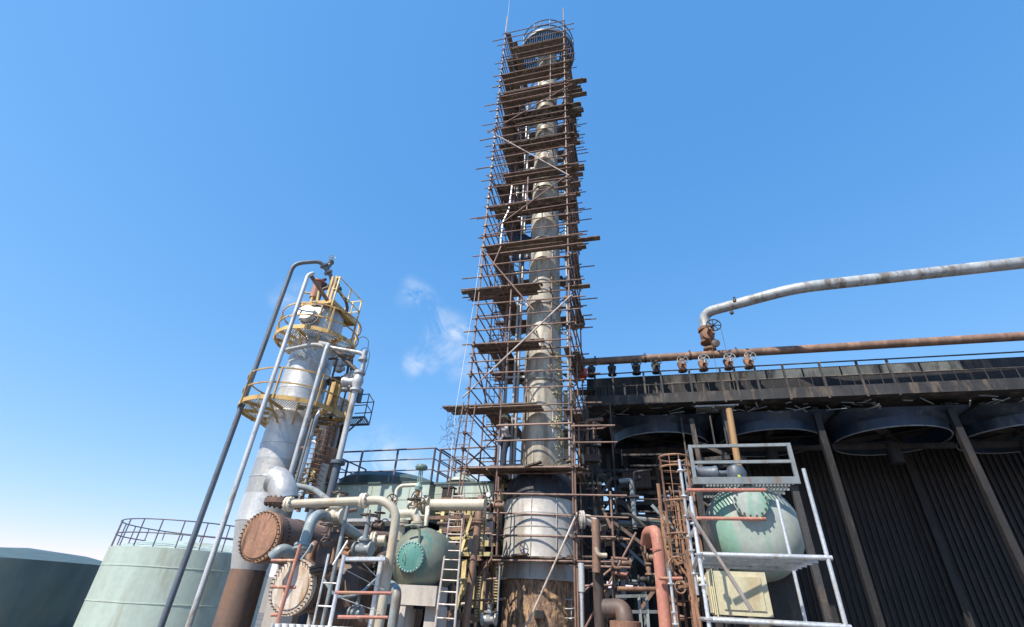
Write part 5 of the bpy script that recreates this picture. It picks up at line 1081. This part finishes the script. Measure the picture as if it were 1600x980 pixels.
# rusty caged ladder
g0 = P(1052, 716, 10.6); 
lt = T('caged_ladder', 'orange brown caged ladder standing left of the silver scaffold', 'ladder', P(1052, 990, 10.6))
zt0 = g0.z; R_ = .32
def cg(g, z): return V((g0.x + R_ * math.cos(g), g0.y + R_ * math.sin(g), z))
for y in (716, 732, 785, 836): 
    mb = MB(); z = zat(1052 + (y - 716) * .12, y, 10.6); mb.tube([cg(2 * math.pi * i / 20, z) for i in range(20)] if y < 740 else [cg(rad(-200 + 13 * i), z) for i in range(19)], .022, 6, closed=y < 740); lt.part('hoop', mb, M['rustor'])
for g in (-170, -125, -90, -55, -10): mb = MB(); mb.beam(cg(rad(g), zt0), cg(rad(g), zat(1060, 880, 10.6)), .035, .012, V((-math.sin(rad(g)), math.cos(rad(g)), 0))); lt.part('cage_bar', mb, M['rustor'])
zf = 0
for x in (-.2, .2): mb = MB(); mb.beam(V((g0.x + x, g0.y + .28, zf)), V((g0.x + x, g0.y + .28, zt0 - .1)), .05, .02, V((1, 0, 0))); lt.part('stringer', mb, M['rustor'])
mb = MB(); z = .3
while z < zt0 - .1: mb.tube([V((g0.x - .2, g0.y + .28, z)), V((g0.x + .2, g0.y + .28, z))], .012, 6); z += .28
lt.part('rungs', mb, M['rustor'])
t = T('rusty_framework', 'thin rusty upright framework below and behind the caged ladder', 'frame', P(1060, 990, 10.9)); rn = random.Random(41)
for x, y0, y1, Y, wv in ((1028, 756, 880, 11.4, .07), (1046, 760, 985, 11.0, .05), (1057, 775, 985, 10.9, .05), (1062, 760, 985, 10.8, .07), (1068, 790, 985, 10.6, .05), (1040, 800, 985, 11.3, .05), (1072, 860, 985, 10.4, .08), (1079, 880, 985, 10.2, .06)):
    a, b = VL(x, y0, Y, y1); mb = MB(); mb.beam(a, b, wv, wv); t.part('upright', mb, M['rustor'])
for a, b, Y in (((1040, 792), (1066, 786), 10.9), ((1036, 820), (1062, 820), 10.9), ((1050, 882), (1070, 878), 10.6), ((1052, 895), (1066, 905), 10.6), ((1048, 868), (1070, 896), 10.8), ((1033, 838), (1062, 840), 11), ((1060, 918), (1074, 915), 10.5), ((1046, 942), (1070, 945), 10.6)):
    mb = MB(); mb.beam(P(*a, Y), P(*b, Y), .05, .05); t.part('tie', mb, M['rustor'])
mb = MB(); mb.arc(P(1060, 888, 10.4), .2, 0, math.pi, .02, 14, 6, V((1, 0, 0)), ZU); mb.arc(P(1063, 918, 10.4), .1, 0, 6, .015, 14, 6, V((1, 0, 0)), ZU); t.part('bracket', mb, M['rustor'])
# mint green vessel at the right
mc = P(1178, 824, 10.5); mx = V((-.40, -1, .02)).normalized()
t = T('mint_vessel', 'streaked mint green vessel with bolted cover at the right edge behind scaffolding', 'vessel', V((mc.x, mc.y + 1, mc.z - 1.1)))
rr_ = (P(1178, 749, 10.5) - P(1178, 899, 10.5)).length / 2
prof = [(.30, .26), (rr_ * .45, .25), (rr_ * .70, .17), (rr_ * .88, .02), (rr_ * .97, -.16), (rr_, -.36), (rr_, -2.2), (rr_ * .7, -2.6), (.05, -2.8)]
mb = MB(); mb.lathe(mc, mx, prof[::-1], 64); t.part('shell', mb, M['mint'])
mb = MB(); c = mc + mx * .20 + ZU * (rr_ * .45); mb.lathe(c, mx, [(.2, -.1), (.24, .16), (.33, .165), (.33, .24), (.28, .25), (.02, .27)], 36); cv = t.part('manway', mb, M['mint'])
mb = MB(); mb.bolts(c + mx * .12, mx, .295, 16, .02, .18); t.part('studs', mb, M['coupler'], cv)
for q in (-.8, -2.0): mb = MB(); p = mc + mx * q; mb.box(V((p.x, p.y, (p.z - rr_ * .7) / 2)), 1.3, .2, p.z - rr_ * .7, ex=mx.cross(ZU)); t.part('saddle', mb, M['burnt2'])
# grey railed platform with motor valve
g = T('railed_platform', 'grey railed grating platform above the mint green vessel', 'platform', P(1130, 752, 10.6))
A_ = P(1078, 698, 10.3); zR = A_.z; zD = zat(1090, 752, 10.3); B_ = A_ + CE1 * 2.0; B_.z = zR
def gp(t, b, z): return V((A_.x, A_.y, z)) + CE1 * t + CE2 * b
mb = MB(); 
for i in range(28): mb.beam(gp(.03 + i * .07, .04, zD), gp(.03 + i * .07, 1.6, zD), .014, .04)
for b in (.02, .4, .8, 1.2, 1.6): mb.beam(gp(0, b, zD - .005), gp(2.0, b, zD - .005), .03, .05)
g.part('grating', mb, M['greyst'])
mb = MB(); mb.beam(gp(-.04, -.03, zD), gp(2.0, -.03, zD), .05, .14); mb.beam(gp(-.03, 0, zD), gp(-.03, 1.65, zD), .05, .14); g.part('edge_beam', mb, M['greyst'])
mb = MB()
for z in (zR, (zR + zD) / 2 + .02): mb.beam(gp(0, 0, z), gp(2.0, 0, z), .06, .06); mb.beam(gp(0, 0, z), gp(0, 1.6, z), .05, .05)
for p in ((0, 0), (0, 1.6), (1.97, 0)): mb.beam(gp(*p, zD), gp(*p, zR + .03), .075, .075)
g.part('handrail', mb, M['greyst'])
for p in ((0.05, .1), (1.9, .1), (.05, 1.5)): mb = MB(); mb.beam(gp(*p, 0), gp(*p, zD - .07), .12, .12); g.part('leg', mb, M['burnt2'])
c = P(1150, 738, 10.9)
t = T('motor_valve', 'grey motor operated valve on the railed platform with yellow tape', 'valve', V((c.x, c.y, zD)))
mb = MB(); mb.lathe(V((c.x, c.y, zD)), ZU, [(.12, 0), (.26, .02), (.26, .09), (.14, .1), (.2, .2), (.22, .38), (.17, .5), (.05, .56)], 24); t.part('body', mb, M['slate'])
mb = MB(); c2 = c - CE1 * .25 + ZU * -.02; mb.lathe(c2, -CE1, [(.06, -.05), (.06, .14), (.16, .15), (.17, .2), (.15, .24), (.15, .55), (.18, .56), (.18, .62), (.12, .64)], 20); t.part('motor', mb, M['slate'])
mb = MB(); p = P(1154, 742, 10.55); mb.add([p + V(q) for q in ((-.02, 0, 0), (.03, 0, .0), (.09, -.02, -.22), (.0, -.02, -.2), (-.02, .01, 0), (.03, .01, .0), (.09, -.01, -.22), (.0, -.01, -.2))], [(0, 1, 2, 3), (7, 6, 5, 4), (0, 4, 5, 1), (1, 5, 6, 2), (2, 6, 7, 3), (3, 7, 4, 0)]); t.part('tape', mb, M['lime'], None, 'bright yellow green tape')
pipe('upper salmon tube in front of the mint green vessel', [P(1073, 766, 8.4), P(1196, 766, 8.4)], .03, 'pink')
pipe('lower salmon tube in front of the mint green vessel', [P(1088, 810, 8.4), P(1196, 811, 8.4)], .03, 'pink')
# silver system scaffold
ss = T('system_scaffold', 'silver galvanised system scaffold with perforated deck at the right edge', 'scaffold', P(1100, 990, 8.0))
def cup(mb, p): mb.lathe(p - ZU * .012, ZU, [(.03, 0), (.055, .002), (.055, .022), (.03, .024)], 16)
def std(x, y0, Y, y1, cups):
    a, b = VL(x, y0, Y, y1); mb = MB(); mb.tube([b, a], .0245, 12); o = ss.part('standard', mb, M['galv']); 
    for y in cups: mb = MB(); cup(mb, VL(x, y0, Y, y)[1]); ss.part('cup_ring', mb, M['galv'], o)
    return a, b
SY = 6.6
s1 = std(1079, 776, SY, 1010, (818, 866, 914, 967)); s2 = std(1061, 718, SY + 1.9, 930, (735, 775, 806, 838, 860, 896)); s3 = std(1046, 892, SY + 2.4, 1010, (912, 957, 975))
zd1 = zat(1090, 866, SY); zd0 = zat(1107, 968, SY)
p1 = V((s1[0].x, s1[0].y, 0)); p2 = V((s2[0].x, s2[0].y, 0))
for p in (p1, p2):
    mb = MB(); mb.tube([p + CE1 * 1.45, p + CE1 * 1.45 + ZU * (s1[0].z + .35)], .0245, 12); ss.part('standard', mb, M['galv'])
for z in (zd1, zd0):
    mb = MB(); mb.tube([p1 + ZU * z, p1 + CE1 * 1.5 + ZU * z], .027, 12); ss.part('ledger', mb, M['galv']); mb = MB(); mb.tube([p1 + ZU * z, p2 + ZU * z], .027, 12); ss.part('ledger', mb, M['galv'])
for y0, y1 in ((778, 806), (818, 838)):
    mb = MB(); mb.beam(V((p1.x, p1.y, zat(1075, y0 + 8, SY))), V((p2.x, p2.y, zat(1067, y1, SY + 1.9))), .03, .05); ss.part('transom', mb, M['galv'])
mb = MB(); mb.tube([P(1076, 798, SY - .06), P(1175, 955, SY - .06)], .024, 10); ss.part('brace', mb, M['tubep'])
for z, nm in ((zd1, 'deck'), (zd0, 'deck')):
    for k in range(5):
        vs = []; fs = []; m_ = MB(); L_ = 1.36; wd = .30; v_ = (p2 - p1).normalized() * .318
        nx = 22; holes_ = 3
        # perforated steel board: strips with holes left between them
        o = p1 + CE1 * .06 + v_ * (k + .12) + ZU * (z + .03); vv = (p2 - p1).normalized()
        for j in range(7): 
            if j % 2 == 0: m_.beam(o + vv * (.021 + j * .0433), o + vv * (.021 + j * .0433) + CE1 * L_, .046, .006)
            else:
                for i in range(nx): m_.beam(o + vv * (.021 + j * .0433) + CE1 * (i * L_ / nx), o + vv * (.021 + j * .0433) + CE1 * ((i + .62) * L_ / nx), .041, .005)
        for s_ in (0, .30): m_.beam(o + vv * s_ - ZU * .03, o + vv * s_ - ZU * .03 + CE1 * L_, .006, .055)
        ss.part(nm, m_, M['galv'])
pipe('brown timber batten behind the front silver standard', [P(1083, 790, 9.2), P(1091, 862, 9.2)], .035, 'ochre')
t = T('steel_cabinet', 'beige ribbed steel cabinet beneath the perforated scaffold deck', 'cabinet', P(1145, 958, 9.6)); c = P(1156, 928, 9.6)
mb = MB(); mb.box(c, .85, .5, .66, ex=CE1); t.part('body', mb, M['cabin'])
mb = MB()
for i in range(3): mb.box(c - CE1 * (.45 + .028 * i), .02, .56 - .08 * i, .72 - .05 * i, ex=CE1)
t.part('ribbed_side', mb, M['cabin'])
mb = MB(); q = c - CE2 * .262; mb.box(q, .66, .02, .5, ex=CE1); t.part('door', mb, M['cabin'])
rn = random.Random(52); t = T('valve_station', 'shadowed brown pipes and valves below the mint green vessel', 'pipes', P(1110, 985, 10.6))
for i in range(26):
    x = rn.uniform(1082, 1168); y0 = rn.uniform(880, 965); Y = rn.uniform(10.2, 12); a, b = VL(x, y0, Y, y0 + rn.uniform(20, 70)); mb = MB(); mb.tube([b, a, a + CE1 * rn.uniform(-.4, .5)], rn.choice((.025, .04, .06)), 8, .1); t.part('pipe', mb, M[rn.choice(('dkpipe', 'burnt2', 'brpipe', 'paley'))])
for i in range(10):
    c = P(rn.uniform(1085, 1165), rn.uniform(885, 975), rn.uniform(10, 11)); r = rn.uniform(.06, .1); mb = MB(); mb.lathe(c, rn.choice((CE1, ZU)), [(r, 0), (r, r * .4), (r * .5, r * .5), (r * .7, r * 1.4), (r * .5, r * 2.2), (r, r * 2.3), (r, r * 2.7)], 14); t.part('valve', mb, M[rn.choice(('dkpipe', 'burnt2', 'cream'))])
# ================================================================== storage tanks and boundary carrying on to the left
tkx = P(330, 800, 24); mb = MB(); mb.lathe(V((tkx.x, 24, 0)), ZU, [(3.2, 0), (3.2, zat(330, 868, 24)), (2.0, zat(330, 868, 24) + .35), (.02, zat(330, 868, 24) + .5)], 56); 
t = T('storage_tank', 'low pale green round tank left of the silver tower', 'tank', (tkx.x, 24, 0)); t.part('shell', mb, M['pgreen'])
zt_ = zat(330, 868, 24); mb = MB()
for h in (.5, 1.0): mb.arc((tkx.x, 24, zt_ + h), 3.15, 0, 6.28, .025, 48, 5)
for i in range(24): g = i * .2618; mb.tube([V((tkx.x + 3.15 * math.cos(g), 24 + 3.15 * math.sin(g), zt_)), V((tkx.x + 3.15 * math.cos(g), 24 + 3.15 * math.sin(g), zt_ + 1.0))], .025, 5)
t.part('handrail', mb, M['rail'])
mb = MB()
for z in (1.2, 2.4): mb.lathe(V((tkx.x, 24, z)), ZU, [(3.2, -.02), (3.215, -.015), (3.215, .015), (3.2, .02)], 56, cap=False)
t.part('weld_seam', mb, M['pgreen'])
tkx = P(80, 790, 27); mb = MB(); mb.lathe(V((tkx.x, 27, 0)), ZU, [(4.5, 0), (4.5, zat(80, 880, 27)), (2.5, zat(80, 880, 27) + .4), (.02, zat(80, 880, 27) + .6)], 56); single('storage_tank', 'wide dark green round tank at the far left edge', 'tank', mb, M['dgreen'])
mb = MB(); 
for i in range(30): mb.box(V((-75 + i * 5.0, 62, 1.7)), 4.96, .2, 3.4, ex=V((1, 0, 0)))
single('boundary_wall', 'long grey concrete boundary wall far behind the plant', 'wall', mb, M['conc'])
